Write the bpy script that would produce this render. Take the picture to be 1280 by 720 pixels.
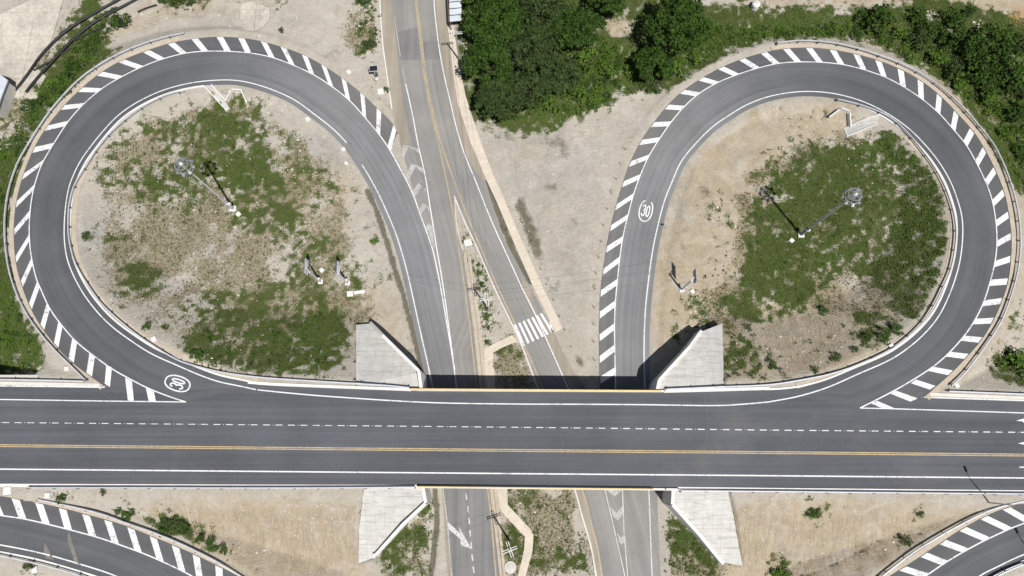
import bpy, math, random
import numpy as np
from mathutils import Vector, Matrix
from mathutils.kdtree import KDTree
for o in list(bpy.data.objects): bpy.data.objects.remove(o)
random.seed(7); rng = np.random.default_rng(7)
S = bpy.context.scene; COL = S.collection
PI = math.pi
# ------------------------------------------------------------------ camera, sky, sun, exposure
F, HC = 854.0, 124.0
TH = math.atan(202/854)
cam = bpy.data.cameras.new('camera'); camo = bpy.data.objects.new('camera', cam); COL.objects.link(camo)
cam.sensor_width = 36; cam.lens = 36*F/1280; cam.clip_end = 6000; cam.clip_start = 1
camo.location = (0, 0, HC); camo.rotation_euler = (TH, 0, 0); S.camera = camo
SUN_EL, SUN_AZ = math.radians(63.5), math.radians(146)     # azimuth clockwise from +Y
W = bpy.data.worlds.new('World'); S.world = W; W.use_nodes = True
wn = W.node_tree.nodes; wl = W.node_tree.links
sky = wn.new('ShaderNodeTexSky'); sky.sky_type = 'NISHITA'; sky.sun_disc = False
sky.sun_elevation = SUN_EL; sky.sun_rotation = SUN_AZ; sky.air_density = 1.0; sky.dust_density = 1.5
wl.new(sky.outputs[0], wn['Background'].inputs[0]); wn['Background'].inputs[1].default_value = 0.05
sl = bpy.data.lights.new('sun', 'SUN'); sl.energy = 5.0; sl.angle = math.radians(0.53); sl.color = (1.0, 0.972, 0.93)
so = bpy.data.objects.new('sun', sl); COL.objects.link(so)
sd = Vector((math.sin(SUN_AZ)*math.cos(SUN_EL), math.cos(SUN_AZ)*math.cos(SUN_EL), math.sin(SUN_EL)))
so.rotation_euler = sd.to_track_quat('Z', 'Y').to_euler(); so.location = sd*200
S.view_settings.view_transform = 'Standard'; S.view_settings.look = 'None'
S.view_settings.exposure = 0.0; S.view_settings.gamma = 1
S.render.resolution_x = 1024; S.render.resolution_y = 576

# ------------------------------------------------------------------ picture <-> world geometry
_c, _s = math.cos(TH), math.sin(TH)
def un(u, v, z=0.0):
    x = u-640; y = -(v-360); Z = -F
    d1 = y*_c-Z*_s; d2 = y*_s+Z*_c
    t = (z-HC)/d2
    return (x*t, d1*t)
def unv(u, v, z=0.0):
    x, y = un(u, v, z); return Vector((x, y, z))
def pr(x, y, z):
    z = z-HC; yy = y*_c+z*_s; zz = -y*_s+z*_c
    return 640+F*x/-zz, 360-F*yy/-zz
DZ = 6.8                                                     # height of the overpass carriageway

# ------------------------------------------------------------------ object helpers
def tag(o, label=None, cat=None, group=None, kind=None):
    if label: o['label'] = label
    if cat: o['category'] = cat
    if group: o['group'] = group
    if kind: o['kind'] = kind
    return o
def empty(name, loc, label, cat, group=None, rz=0):
    o = bpy.data.objects.new(name, None); COL.objects.link(o); o.empty_display_size = 0.3
    o.location = loc; o.rotation_euler = (0, 0, rz)
    return tag(o, label, cat, group)
def copy_tree(o, loc, label, rz=None, sc=None, parent=None):
    c = o.copy(); COL.objects.link(c)
    if parent is None:
        c.location = loc
        if rz is not None: c.rotation_euler = (0, 0, rz)
        if sc is not None: c.scale = sc
        c['label'] = label
    else: c.parent = parent
    for ch in o.children: copy_tree(ch, None, None, parent=c)
    return c
class MB:
    def __init__(s): s.v = []; s.f = []; s.uv = []; s.hasuv = False; s.mi = []
    def poly(s, pts, uv=None, mi=0):
        b = len(s.v); s.v += [tuple(p) for p in pts]; s.f.append(tuple(range(b, b+len(pts)))); s.mi.append(mi)
        if uv: s.hasuv = True
        s.uv.append(uv or [(0, 0)]*len(pts))
    def box(s, c, size, rz=0, M=None, mi=0):
        hx, hy, hz = size[0]/2, size[1]/2, size[2]/2
        R = M if M is not None else Matrix.Rotation(rz, 3, 'Z')
        P = [Vector(c)+R@Vector((a*hx, b*hy, d*hz)) for d in (-1, 1) for b in (-1, 1) for a in (-1, 1)]
        for q in ((0, 2, 3, 1), (4, 5, 7, 6), (0, 1, 5, 4), (2, 6, 7, 3), (0, 4, 6, 2), (1, 3, 7, 5)):
            s.poly([P[i] for i in q], mi=mi)
    def bar(s, a, b, w, h=None, mi=0):
        a = Vector(a); b = Vector(b); d = b-a; L = d.length
        if L < 1e-6: return
        M = d.to_track_quat('X', 'Z').to_matrix()
        s.box((a+b)/2, (L, w, h or w), M=M, mi=mi)
    def tube(s, pts, r, n=8, cap=True, mi=0):
        pts = [Vector(p) for p in pts]; rr = r if isinstance(r, (list, tuple)) else [r]*len(pts)
        rings = []
        for i, p in enumerate(pts):
            t = (pts[min(i+1, len(pts)-1)]-pts[max(i-1, 0)]).normalized()
            M = t.to_track_quat('Z', 'Y').to_matrix() if abs(t.z) > .99 else None
            if M is None:
                sx = t.cross(Vector((0, 0, 1))).normalized(); sy = sx.cross(t)
            else: sx = Vector((1, 0, 0)); sy = Vector((0, 1, 0))
            rings.append([p+(sx*math.cos(2*PI*k/n)+sy*math.sin(2*PI*k/n))*rr[i] for k in range(n)])
        for i in range(len(pts)-1):
            for k in range(n):
                k2 = (k+1) % n
                s.poly([rings[i][k], rings[i][k2], rings[i+1][k2], rings[i+1][k]], mi=mi)
        if cap: s.poly(rings[0][::-1], mi=mi); s.poly(rings[-1], mi=mi)
    def prism(s, pts, dz, mi=0):                            # pts: top outline; dz: depth or list of bottom z
        n = len(pts); top = [Vector(p) for p in pts]
        bot = [Vector((p.x, p.y, dz)) for p in top]
        s.poly(top, mi=mi)
        for i in range(n):
            j = (i+1) % n; s.poly([top[j], top[i], bot[i], bot[j]], mi=mi)
    def build(s, name, mat, parent=None, smooth=False, off=None):
        me = bpy.data.meshes.new(name)
        v = s.v if off is None else [(p[0]-off[0], p[1]-off[1], p[2]-off[2]) for p in s.v]
        me.from_pydata(v, [], s.f); 
        mats = mat if isinstance(mat, (list, tuple)) else [mat]
        for m in mats: me.materials.append(m)
        if len(mats) > 1: me.polygons.foreach_set('material_index', s.mi)
        if s.hasuv:
            ul = me.uv_layers.new(name='UVMap'); flat = [c for f in s.uv for p in f for c in p]
            ul.data.foreach_set('uv', flat)
        if smooth: me.polygons.foreach_set('use_smooth', [True]*len(me.polygons))
        me.update(); o = bpy.data.objects.new(name, me); COL.objects.link(o)
        if parent: o.parent = parent
        return o
def arrmesh(name, V, Fc, mats, mi=None, parent=None, smooth=False):
    me = bpy.data.meshes.new(name); n, k = Fc.shape
    me.vertices.add(len(V)); me.vertices.foreach_set('co', V.astype(np.float32).ravel())
    me.loops.add(n*k); me.loops.foreach_set('vertex_index', Fc.astype(np.int32).ravel())
    me.polygons.add(n); me.polygons.foreach_set('loop_start', np.arange(0, n*k, k, dtype=np.int32))
    for m in mats: me.materials.append(m)
    if mi is not None: me.polygons.foreach_set('material_index', mi.astype(np.int32))
    if smooth: me.polygons.foreach_set('use_smooth', np.ones(n, bool))
    me.update(calc_edges=True); me.validate()
    o = bpy.data.objects.new(name, me); COL.objects.link(o)
    if parent: o.parent = parent
    return o

# ------------------------------------------------------------------ materials
def newmat(name):
    m = bpy.data.materials.new(name); m.use_nodes = True; t = m.node_tree
    return m, t, t.nodes['Principled BSDF']
def N(t, typ, **kw):
    n = t.nodes.new(typ)
    for k, v in kw.items(): setattr(n, k, v)
    return n
def noise(t, vec, scale, detail=4, rough=.55, dist=0):
    n = N(t, 'ShaderNodeTexNoise'); n.inputs['Scale'].default_value = scale; n.inputs['Detail'].default_value = detail
    n.inputs['Roughness'].default_value = rough; n.inputs['Distortion'].default_value = dist
    if vec is not None: t.links.new(vec, n.inputs['Vector'])
    return n.outputs['Fac']
def mr(t, val, a, b, c=0, d=1, smooth=False):
    n = N(t, 'ShaderNodeMapRange'); n.inputs[1].default_value = a; n.inputs[2].default_value = b
    n.inputs[3].default_value = c; n.inputs[4].default_value = d
    if smooth: n.interpolation_type = 'SMOOTHSTEP'
    t.links.new(val, n.inputs[0]); return n.outputs[0]
def mth(t, op, a, b=None, c=None):
    n = N(t, 'ShaderNodeMath'); n.operation = op
    for i, x in enumerate((a, b, c)):
        if x is None: continue
        if isinstance(x, (int, float)): n.inputs[i].default_value = x
        else: t.links.new(x, n.inputs[i])
    return n.outputs[0]
def mixc(t, fac, a, b, typ='MIX'):
    n = N(t, 'ShaderNodeMix'); n.data_type = 'RGBA'; n.blend_type = typ
    for i, x in ((0, fac), (6, a), (7, b)):
        if isinstance(x, (int, float)): n.inputs[i].default_value = x
        elif isinstance(x, tuple): n.inputs[i].default_value = (*x, 1)
        else: t.links.new(x, n.inputs[i])
    return n.outputs[2]
def bump(t, bs, h, strength=.3, dist=.05):
    n = N(t, 'ShaderNodeBump'); n.inputs['Strength'].default_value = strength; n.inputs['Distance'].default_value = dist
    t.links.new(h, n.inputs['Height']); t.links.new(n.outputs[0], bs.inputs['Normal'])
def objc(t): return N(t, 'ShaderNodeTexCoord').outputs['Object']
def mapping(t, vec, sc):
    n = N(t, 'ShaderNodeMapping'); n.inputs['Scale'].default_value = sc; t.links.new(vec, n.inputs['Vector']); return n.outputs[0]

def asphalt(name, col, dust=(.30, .27, .22), dustamt=.25, streak=.22, rough=.85, fade=None):
    m, t, b = newmat(name); oc = objc(t); uv = N(t, 'ShaderNodeUVMap'); uv.uv_map = 'UVMap'
    s1 = noise(t, mapping(t, uv.outputs[0], (1.6, .02, 1)), 1, 3, .6)
    s2 = noise(t, mapping(t, uv.outputs[0], (5.5, .06, 1)), 1, 4, .65)
    big = noise(t, oc, .09, 4, .6); fine = noise(t, oc, 6, 3, .7)
    st = mth(t, 'ADD', mth(t, 'MULTIPLY', mr(t, s1, .3, .7, -1, 1), streak), mth(t, 'MULTIPLY', mr(t, s2, .3, .7, -1, 1), streak*.55))
    st = mth(t, 'ADD', st, mth(t, 'MULTIPLY', mr(t, fine, .3, .7, -1, 1), .12))
    st = mth(t, 'ADD', st, mth(t, 'MULTIPLY', mr(t, big, .3, .7, -1, 1), .14))
    st = mth(t, 'ADD', st, mth(t, 'MULTIPLY', mr(t, noise(t, mapping(t, uv.outputs[0], (.55, .007, 1)), 1, 2, .5), .3, .7, -1, 1), .13))
    st = mth(t, 'ADD', st, mr(t, noise(t, oc, .9, 3, .5), .70, .78, 0, -.22))
    val = mth(t, 'ADD', st, 1.0)
    vm = N(t, 'ShaderNodeVectorMath'); vm.operation = 'SCALE'; vm.inputs[0].default_value = col; t.links.new(val, vm.inputs[3])
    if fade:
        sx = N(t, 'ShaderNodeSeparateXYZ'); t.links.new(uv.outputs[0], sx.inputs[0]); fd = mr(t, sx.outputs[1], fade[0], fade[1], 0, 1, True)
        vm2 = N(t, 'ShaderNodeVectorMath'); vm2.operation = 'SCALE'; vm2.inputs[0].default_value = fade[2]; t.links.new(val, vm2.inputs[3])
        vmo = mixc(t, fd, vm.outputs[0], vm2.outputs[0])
    else: vmo = vm.outputs[0]
    d = mth(t, 'MULTIPLY', mr(t, noise(t, oc, .05, 6, .65, .6), .55, .8, 0, 1, True), dustamt)
    c = mixc(t, d, vmo, dust)
    # thin irregular cracks and tar seams
    w = noise(t, oc, .35, 5, .6, 1.2); cr = mr(t, mth(t, 'ABSOLUTE', mth(t, 'SUBTRACT', w, .5)), 0, .0025, .35, 0)
    c = mixc(t, mth(t, 'MULTIPLY', cr, mr(t, noise(t, oc, .06, 2), .52, .6)), c, (col[0]*.35, col[1]*.35, col[2]*.35))
    t.links.new(c, b.inputs['Base Color']); b.inputs['Roughness'].default_value = rough
    bump(t, b, noise(t, oc, 25, 2), .25, .01); return m
def plain(name, col, rough=.8, var=.15, sc=3, metal=0, var2=.1):
    m, t, b = newmat(name); oc = objc(t)
    v = mth(t, 'ADD', mth(t, 'MULTIPLY', mr(t, noise(t, oc, sc, 5, .65), .3, .7, -1, 1), var), 1)
    v = mth(t, 'ADD', v, mth(t, 'MULTIPLY', mr(t, noise(t, oc, sc*.15, 4, .6), .3, .7, -1, 1), var2))
    vm = N(t, 'ShaderNodeVectorMath'); vm.operation = 'SCALE'; vm.inputs[0].default_value = col; t.links.new(v, vm.inputs[3])
    t.links.new(vm.outputs[0], b.inputs['Base Color']); b.inputs['Roughness'].default_value = rough; b.inputs['Metallic'].default_value = metal
    return m
def paint(name, col, worn, wear=.2, sc=2.2):
    m, t, b = newmat(name); oc = objc(t)
    n = noise(t, oc, sc, 7, .75); n2 = noise(t, oc, .3, 2)
    k = mr(t, mth(t, 'ADD', n, mth(t, 'MULTIPLY', n2, .35)), .78-wear*.6, .95-wear*.4, 0, 1)
    c = mixc(t, k, col, worn)
    c = mixc(t, mr(t, noise(t, oc, 9, 3, .7), .4, .75, 0, .18), c, (.3, .3, .3))
    t.links.new(c, b.inputs['Base Color']); b.inputs['Roughness'].default_value = .7; return m
M = {}
M['asph'] = asphalt('new_asphalt', (.082, .086, .098), dustamt=.16, streak=.13)
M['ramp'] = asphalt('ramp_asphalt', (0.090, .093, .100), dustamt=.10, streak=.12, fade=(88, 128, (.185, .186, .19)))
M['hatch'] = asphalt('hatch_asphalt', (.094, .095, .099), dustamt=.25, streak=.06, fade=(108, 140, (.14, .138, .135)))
M['old'] = asphalt('old_asphalt', (.235, .228, .215), dust=(.36, .32, .26), dustamt=.5, streak=.09)
M['mid'] = asphalt('worn_asphalt', (.19, .188, .186), dust=(.3, .28, .24), dustamt=.3, streak=.12)
M['dust'] = asphalt('dusty_shoulder', (.30, .262, .21), dust=(.42, .36, .28), dustamt=.6, streak=.06)
M['white'] = paint('white_road_paint', (.73, .735, .74), (.22, .22, .22), .16)
M['faded'] = paint('faded_white_paint', (.52, .51, .49), (.26, .25, .24), .36, 3)
M['wornwhite'] = paint('worn_white_paint', (.60, .60, .59), (.26, .26, .25), .26, 3)
M['yellow'] = paint('yellow_road_paint', (.56, .41, .19), (.28, .24, .17), .3)
M['oldyellow'] = paint('worn_yellow_paint', (.54, .40, .19), (.28, .25, .2), .35)
M['conc'] = plain('pale_concrete', (.52, .50, .46), .9, .10, 2.5)
M['kerb'] = plain('kerb_concrete', (.60, .57, .52), .9, .12, 4)
M['gutter'] = plain('dusty_gutter_concrete', (.44, .38, .30), .9, .15, 3)
M['walk'] = plain('pavement_concrete', (.56, .49, .40), .9, .08, 2)
M['steel'] = plain('galvanised_steel', (.56, .57, .60), .55, .1, 8, .15)
M['lampsteel'] = plain('dull_lamp_steel', (.30, .31, .34), .5, .3, 8, .3)
M['steeldark'] = plain('dark_steel', (.10, .10, .11), .6, .1, 8, .3)
M['rust'] = plain('grey_timber', (.16, .13, .10), .9, .2, 8)
M['postpale'] = plain('pale_concrete_post', (.42, .38, .32), .9, .2, 8)
M['yrail'] = plain('yellow_rail_paint', (.72, .52, .22), .7, .08, 5)
M['wconc'] = plain('white_concrete', (.68, .67, .64), .85, .08, 3)
M['black'] = plain('black_plastic_pipe', (.020, .020, .023), .35, .2, 6)
M['solar'] = plain('solar_glass', (.012, .013, .022), .25, .1, 6)
M['wroof'] = plain('pale_metal_roof', (.55, .58, .64), .5, .08, 2)
M['bark'] = plain('bark', (.13, .10, .075), .95, .3, 6)
M['mud'] = plain('muddy_ditch', (.10, .085, .05), .8, .35, 2)
M['rock'] = plain('pale_rock', (.55, .51, .45), .95, .2, 2)
M['wire'] = plain('dull_wire', (.10, .10, .10), .6, .1, 2)
M['trackdust'] = plain('dried_mud_on_asphalt', (.18, .168, .15), .95, .35, 2.5)

def foliage(name, a, bcol, c3=None):
    m, t, b = newmat(name); oc = objc(t)
    g = N(t, 'ShaderNodeNewGeometry')
    k = mr(t, noise(t, g.outputs['Position'], .55, 3), .35, .65)
    k2 = g.outputs['Random Per Island']
    c = mixc(t, k, a, bcol); c = mixc(t, mth(t, 'MULTIPLY', k2, .55), c, c3 or bcol)
    t.links.new(c, b.inputs['Base Color']); b.inputs['Roughness'].default_value = .75; b.inputs['Specular IOR Level'].default_value = .15
    tr = N(t, 'ShaderNodeBsdfTranslucent'); t.links.new(c, tr.inputs[0])
    mx = N(t, 'ShaderNodeMixShader'); mx.inputs[0].default_value = .12
    t.links.new(b.outputs[0], mx.inputs[1]); t.links.new(tr.outputs[0], mx.inputs[2])
    t.links.new(mx.outputs[0], t.nodes['Material Output'].inputs[0]); return m
M['leaf1'] = foliage('dark_leaves', (.014, .034, .006), (.036, .078, .011), (.075, .135, .02))
M['leaf2'] = foliage('bright_leaves', (.045, .095, .012), (.085, .150, .020), (.12, .19, .03))
M['leaf3'] = foliage('dull_leaves', (.020, .040, .010), (.045, .075, .020), (.080, .110, .034))
M['gr1'] = foliage('green_grass', (.036, .070, .009), (.074, .106, .018), (.130, .145, .048))
M['gr2'] = foliage('dry_grass', (.13, .115, .055), (.19, .16, .085), (.07, .09, .025))

# ------------------------------------------------------------------ curves in picture coordinates
def resample(P, step=1.5, sig=5.0):
    P = np.array(P, float); d = np.r_[0, np.cumsum(np.hypot(*np.diff(P, axis=0).T))]
    Q = []
    for i in range(len(P)-1):                                # Catmull-Rom
        p0 = P[max(i-1, 0)]; p1 = P[i]; p2 = P[i+1]; p3 = P[min(i+2, len(P)-1)]
        n = max(2, int((d[i+1]-d[i])/step))
        for k in range(n):
            t = k/n; Q.append(.5*((2*p1)+(-p0+p2)*t+(2*p0-5*p1+4*p2-p3)*t*t+(-p0+3*p1-3*p2+p3)*t**3))
    Q.append(P[-1]); Q = np.array(Q)
    d = np.r_[0, np.cumsum(np.hypot(*np.diff(Q, axis=0).T))]; n = max(2, int(d[-1]/step)); u = np.linspace(0, d[-1], n+1)
    Q = np.c_[np.interp(u, d, Q[:, 0]), np.interp(u, d, Q[:, 1])]
    if sig > 0 and len(Q) > 8:
        r = int(sig*3/step); k = np.exp(-.5*(np.arange(-r, r+1)*step/sig)**2); k /= k.sum()
        pad0 = 2*Q[0]-Q[1:r+1][::-1]; pad1 = 2*Q[-1]-Q[-r-1:-1][::-1]
        if len(Q) > r+1:
            E = np.vstack([pad0, Q, pad1]); Q2 = np.c_[np.convolve(E[:, 0], k, 'valid'), np.convolve(E[:, 1], k, 'valid')]
            Q2[0] = Q[0]; Q2[-1] = Q[-1]; Q = Q2
    return Q
def frac(P, n):
    d = np.r_[0, np.cumsum(np.hypot(*np.diff(P[:, :2], axis=0).T))]; u = np.linspace(0, d[-1], n)
    return np.stack([np.interp(u, d, P[:, k]) for k in range(P.shape[1])], 1)
LA = [(232.5,502.5),(207,494),(182.5,484),(157.5,471),(140,461),(119,446),(97.5,429),(80,410),(62.5,386),(51,361),(46,350),(40,325),(37,300),(37,275),(39.5,250),(44.5,227.5),(52.5,205),(67,180),(86,151),(106,129),(130,109),(155,94.5),(180,82.5),(207.5,72.5),(235,66),(262.5,64),(290,64.5),(317.5,67),(342.5,72.5),(369,82.5),(394,94.5),(417.5,110),(439,127.5),(458,149),(475,169.5),(487,187),(499,209),(509,227.5),(517.5,246),(525,267.5),(532.5,287.5),(541,312.5),(546,335),(551,360),(558.5,404),(566,449),(570,480),(574,520)]
LB = [(320,487),(297,482),(275,477.5),(250,469),(220,456),(190,442.5),(162.5,425),(137.5,406),(117.5,385),(100,360),(86,330),(81,305),(80.5,280),(82.5,255),(87.5,230),(100,202.5),(116,180),(132.5,160),(150,142.5),(175,126),(205,112.5),(237.5,104),(267.5,100.5),(295,100.5),(320,105.5),(345,114),(370,126),(392.5,142.5),(415,160),(434,179.5),(452.5,206),(470,236),(482.5,262.5),(495,292.5),(505,325),(512.5,355),(524,407.5),(537.5,467.5),(548,520)]
LC = [(130,482),(110,468),(86,449),(67.5,429),(52.5,409),(39,386),(28,358),(20.5,330),(17.5,295),(19.5,260),(27,226),(40,191),(55,164),(75,138),(96,116),(121,94.5),(147.5,78),(177.5,65.5),(207.5,55.5),(237.5,49),(269,46),(297.5,47),(325,51),(350,58),(376,67),(401,80),(425,95.5),(449,114),(472.5,136),(490,153),(497,166)]
RA = [(1075,510),(1112.5,491),(1139,476),(1162.5,461),(1181,446),(1200,426),(1215,406),(1227.5,382.5),(1236.5,356),(1244,325),(1246,300),(1244.5,275),(1240,250),(1233,230),(1222.5,207.5),(1207.5,181),(1190,160),(1174,142),(1154,125),(1131,109.5),(1107.5,97),(1081,87.5),(1055,81),(1027.5,78),(1000,77.5),(975,79),(947.5,85),(922.5,93),(897.5,103),(875,116),(856,132.5),(840,151),(825,172.5),(811,195),(801,217.5),(792.5,241),(785,269),(779,294),(775,320),(772,347.5),(769,380),(768,410),(768.5,440),(769.5,486),(771,540)]
RB = [(960,502.5),(997.5,495.5),(1035,484),(1072.5,467.5),(1110,451),(1135,435),(1157.5,415),(1175,392.5),(1189,362.5),(1199,330),(1203,300),(1202.5,272.5),(1196,247.5),(1187,225),(1172.5,201),(1155,179.7),(1135,160),(1110,142.5),(1080,127.5),(1047.5,118),(1017.5,114.5),(990,115.5),(960,121),(932.5,131.5),(910,145),(890,159),(869,180),(851,202.5),(840,227.5),(830,252.5),(821,287.5),(815,317.5),(810,355),(806.5,390),(805,435),(806,486),(808,540)]
RC = [(1155,496),(1170,483),(1191,464),(1210,444),(1227,424),(1241,401),(1251,379),(1259,355),(1263,327.5),(1264,297.5),(1261,270),(1255.5,242.5),(1246,217.5),(1232.5,190),(1217.5,166),(1199,145),(1177.5,122.5),(1155,104),(1130,89),(1102.5,77.5),(1075,69),(1045,63),(1016,60),(985,60.5),(955,65.5),(925,74.5),(899,85.5),(874,99.5),(850,116.5),(831,136),(814,157.5),(799,180),(786,207.5),(777,234),(769,261),(762,289),(757,316),(753,344),(750,370),(749,400),(749,452),(750,486),(751,540)]
CLa = resample(LA); CLb = resample(LB); CLc = resample(LC); CRa = resample(RA); CRb = resample(RB); CRc = resample(RC)
def kd2(P):
    k = KDTree(len(P))
    for i, p in enumerate(P): k.insert((p[0], p[1], 0), i)
    k.balance(); return k
_kl, _kr = kd2(CLa), kd2(CRa)
def prof(s):
    u = min(1, max(0, (s-.07)/.70)); u2 = u*u*(3-2*u)
    return DZ*(1-(.35*u2+.65*u))**1.15
def zL(x, y): return DZ if (x > 234 and x < 530 and y > 467) else prof(_kl.find((x, y, 0))[1]/(len(CLa)-1))
def zR(x, y): return DZ if (x > 822 and x < 1073 and y > 474) else prof(_kr.find((x, y, 0))[1]/(len(CRa)-1))
def zBL(x, y): return 6.3-1.8*(x/300)
def zBR(x, y): return 6.2-1.8*((1290-x)/300)
def zD(x, y): return DZ
def z0(x, y): return 0.0
def world(P, zf, dz=0.0):
    out = []
    for p in P:
        z = zf(p[0], p[1]); x, y = un(p[0], p[1], z); out.append((x, y, z+dz))
    return np.array(out)
def offset(P, d):                                           # lateral offset of a world polyline (positive = left of travel)
    t = np.gradient(P[:, :2], axis=0); t /= np.maximum(1e-9, np.hypot(t[:, 0], t[:, 1]))[:, None]
    Q = P.copy(); Q[:, 0] -= t[:, 1]*d; Q[:, 1] += t[:, 0]*d; return Q
WLa, WLb, WLc = world(CLa, zL), world(CLb, zL), world(CLc, zL)
WRa, WRb, WRc = world(CRa, zR), world(CRb, zR), world(CRc, zR)
def offvar(P, sg):
    d = np.r_[0, np.cumsum(np.hypot(*np.diff(P[:, :2], axis=0).T))]; w_ = 1.0+1.05*np.exp(-d/7.0); O = offset(P, sg); return np.c_[P[:, :2]+(O-P)[:, :2]*w_[:, None], P[:, 2]]
WLd = offset(WLb, 1.0*(-1)); WRd = offvar(WRb, 1.0)
# orientation check: the inner pavement edge must lie on the inside of each loop
cL = np.array(un(270, 280, 1)); cR = np.array(un(1020, 290, 1))
if np.hypot(*(WLd[200, :2]-cL)) > np.hypot(*(WLb[200, :2]-cL)): WLd = offset(WLb, 1.0)
if np.hypot(*(WRd[200, :2]-cR)) > np.hypot(*(WRb[200, :2]-cR)): WRd = offvar(WRb, -1.0)
# lower ramps
BLc = resample([(-140,602),(-60,611),(0,620),(50,629),(100,641),(150,655),(187.5,669.5),(225,685),(262.5,702.5),(297,720),(335,745),(375,775)])
BLa = resample([(-140,630),(-60,634),(0,644),(32.5,649),(75,659),(120,671),(150,681),(180,692),(207.5,704),(239,719.5),(275,742),(315,772)])
BLb = resample([(-140,664),(-60,671),(0,681),(50,691),(100,705),(145,720),(190,742),(235,768)])
BRc = resample([(1030,785),(1070,748),(1112.5,719.5),(1140,702.5),(1167.5,684),(1197.5,664),(1230,646),(1260,634),(1280,629),(1340,620),(1420,610)])
BRa = resample([(1075,785),(1120,745),(1157.5,719.5),(1185,701),(1212.5,685),(1240,671),(1280,654),(1340,636),(1420,626)])
BRb = resample([(1150,785),(1190,745),(1225,719.5),(1247.5,708),(1280,693),(1340,674),(1420,660)])
WBLc, WBLa, WBLb = world(BLc, zBL), world(BLa, zBL), world(BLb, zBL)
WBRc, WBRa, WBRb = world(BRc, zBR), world(BRa, zBR), world(BRb, zBR)
WBLd = offset(WBLb, -.9); WBRd = offset(WBRb, -.9)
# main carriageway edges (picture x sorted)
MN = np.array([(-900,477),(-60,480.5),(0,481.5),(130,483.5),(320,480.5),(400,484),(480,487.3),(514,488.8),(640,489.6),(830,490.6),(900,489),(960,487.5),(1155,497.5),(1280,501.5),(1350,504),(2200,532)], float)
MS = np.array([(-900,600),(-60,604),(0,604.6),(320,605.6),(640,606.2),(842,608.8),(960,609.8),(1280,612.8),(1350,613.4),(2200,621)], float)
# ------------------------------------------------------------------ terrain
def gauss(X, Y, c, r, a): return a*np.exp(-((X-c[0])**2+(Y-c[1])**2)/(r*r))
def inpoly(X, Y, P):
    ins = np.zeros(X.shape, bool); n = len(P); j = n-1
    for i in range(n):
        xi, yi, xj, yj = P[i][0], P[i][1], P[j][0], P[j][1]
        if yi != yj:
            c = ((yi > Y) != (yj > Y)); ins ^= c & (X < (xj-xi)*(Y-yi)/(yj-yi)+xi)
        j = i
    return ins
def vnoise(X, Y, sc, seed):
    r = np.random.default_rng(seed); T = r.random((256, 256))
    x = X/sc+500.3; y = Y/sc+500.7; xi = np.floor(x).astype(int); yi = np.floor(y).astype(int); fx = x-xi; fy = y-yi
    fx = fx*fx*(3-2*fx); fy = fy*fy*(3-2*fy); g = lambda a, b: T[a % 256, b % 256]
    return (g(xi, yi)*(1-fx)+g(xi+1, yi)*fx)*(1-fy)+(g(xi, yi+1)*(1-fx)+g(xi+1, yi+1)*fx)*fy
def fbm(X, Y, sc, seed, o=4):
    s = 0; a = 1; tot = 0
    for i in range(o): s = s+a*vnoise(X, Y, sc/2**i, seed+i); tot += a; a *= .6
    return s/tot
h = .4
gx = np.arange(-112, 112.01, h); gy = np.arange(-34, 104.01, h)
ext = np.array([1.5, 4, 8, 16, 30, 60, 120, 240, 480, 900, 1800, 3000.])
xs = np.r_[gx[0]-ext[::-1], gx, gx[-1]+ext]; ys = np.r_[gy[0]-ext[::-1], gy, gy[-1]+ext]
GX, GY = np.meshgrid(xs, ys, indexing='ij')
shp = GX.shape; X = GX.ravel(); Y = GY.ravel()
# wing walls / aprons : top outline in picture coordinates with heights
AP = {
 'nw': [(445,406,2.9),(463,404.5,2.6),(481,423,3.9),(524.5,466,6.55),(526,487,6.6),(445,482,6.6)],
 'ne': [(822,488,6.6),(824.5,476,6.55),(862,435,5.6),(877,414.5,3.7),(903,404,3.4),(905,485.5,6.6)],
 'sw': [(527.5,608,6.6),(531.5,628,6.5),(503,655,4.6),(470,692,1.6),(468.5,697,1.4),(448,704,1.4),(449,660,3.6),(455,610,6.6)],
 'se': [(842,611.5,6.6),(841,630,6.5),(875,668,4.3),(901,700,1.7),(904,703,1.4),(928,707.5,1.3),(918,651,4.0),(910,612.5,6.6)],
}
APW = {k: [unv(*p) for p in v] for k, v in AP.items()}
w = lambda *p: un(*p)
bridge_mask = [w(463,404,2), w(481,423,4.4), w(524.5,466,6.55), w(526,487,6.6), w(527.5,608,6.6), w(531.5,628,6.5), w(503,655,4.6), w(470,692,1.6), w(480,800,0), w(900,800,0),
               w(903,701,1.5), w(875,668,4.3), w(841,630,6.5), w(842,611.5,6.6), w(822,488,6.6), w(824.5,476,6.55), w(862,435,6.2), w(877,414.5,3.2), w(890,340,0), w(450,340,0)]
low_nw = [w(-900,470.5,4.5), w(54,469.5,4.5), w(64,462,3), w(75,452,3), w(60,300,3), w(-900,300,3)]
masked = inpoly(X, Y, bridge_mask)
for k in ('nw', 'ne', 'sw', 'se'): masked |= inpoly(X, Y, [(p.x, p.y) for p in APW[k]])
lownw = inpoly(X, Y, low_nw)
nat = 0.12+gauss(X, Y, cL, 24, .9)+gauss(X, Y, cR, 24, .8)+gauss(X, Y, un(300, 10), 30, 1.0)+gauss(X, Y, un(1180, 60), 35, 1.6)+gauss(X, Y, un(-60, 300), 30, 1.2)
nat = nat+(fbm(X, Y, 9, 11, 3)-.5)*.35
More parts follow.
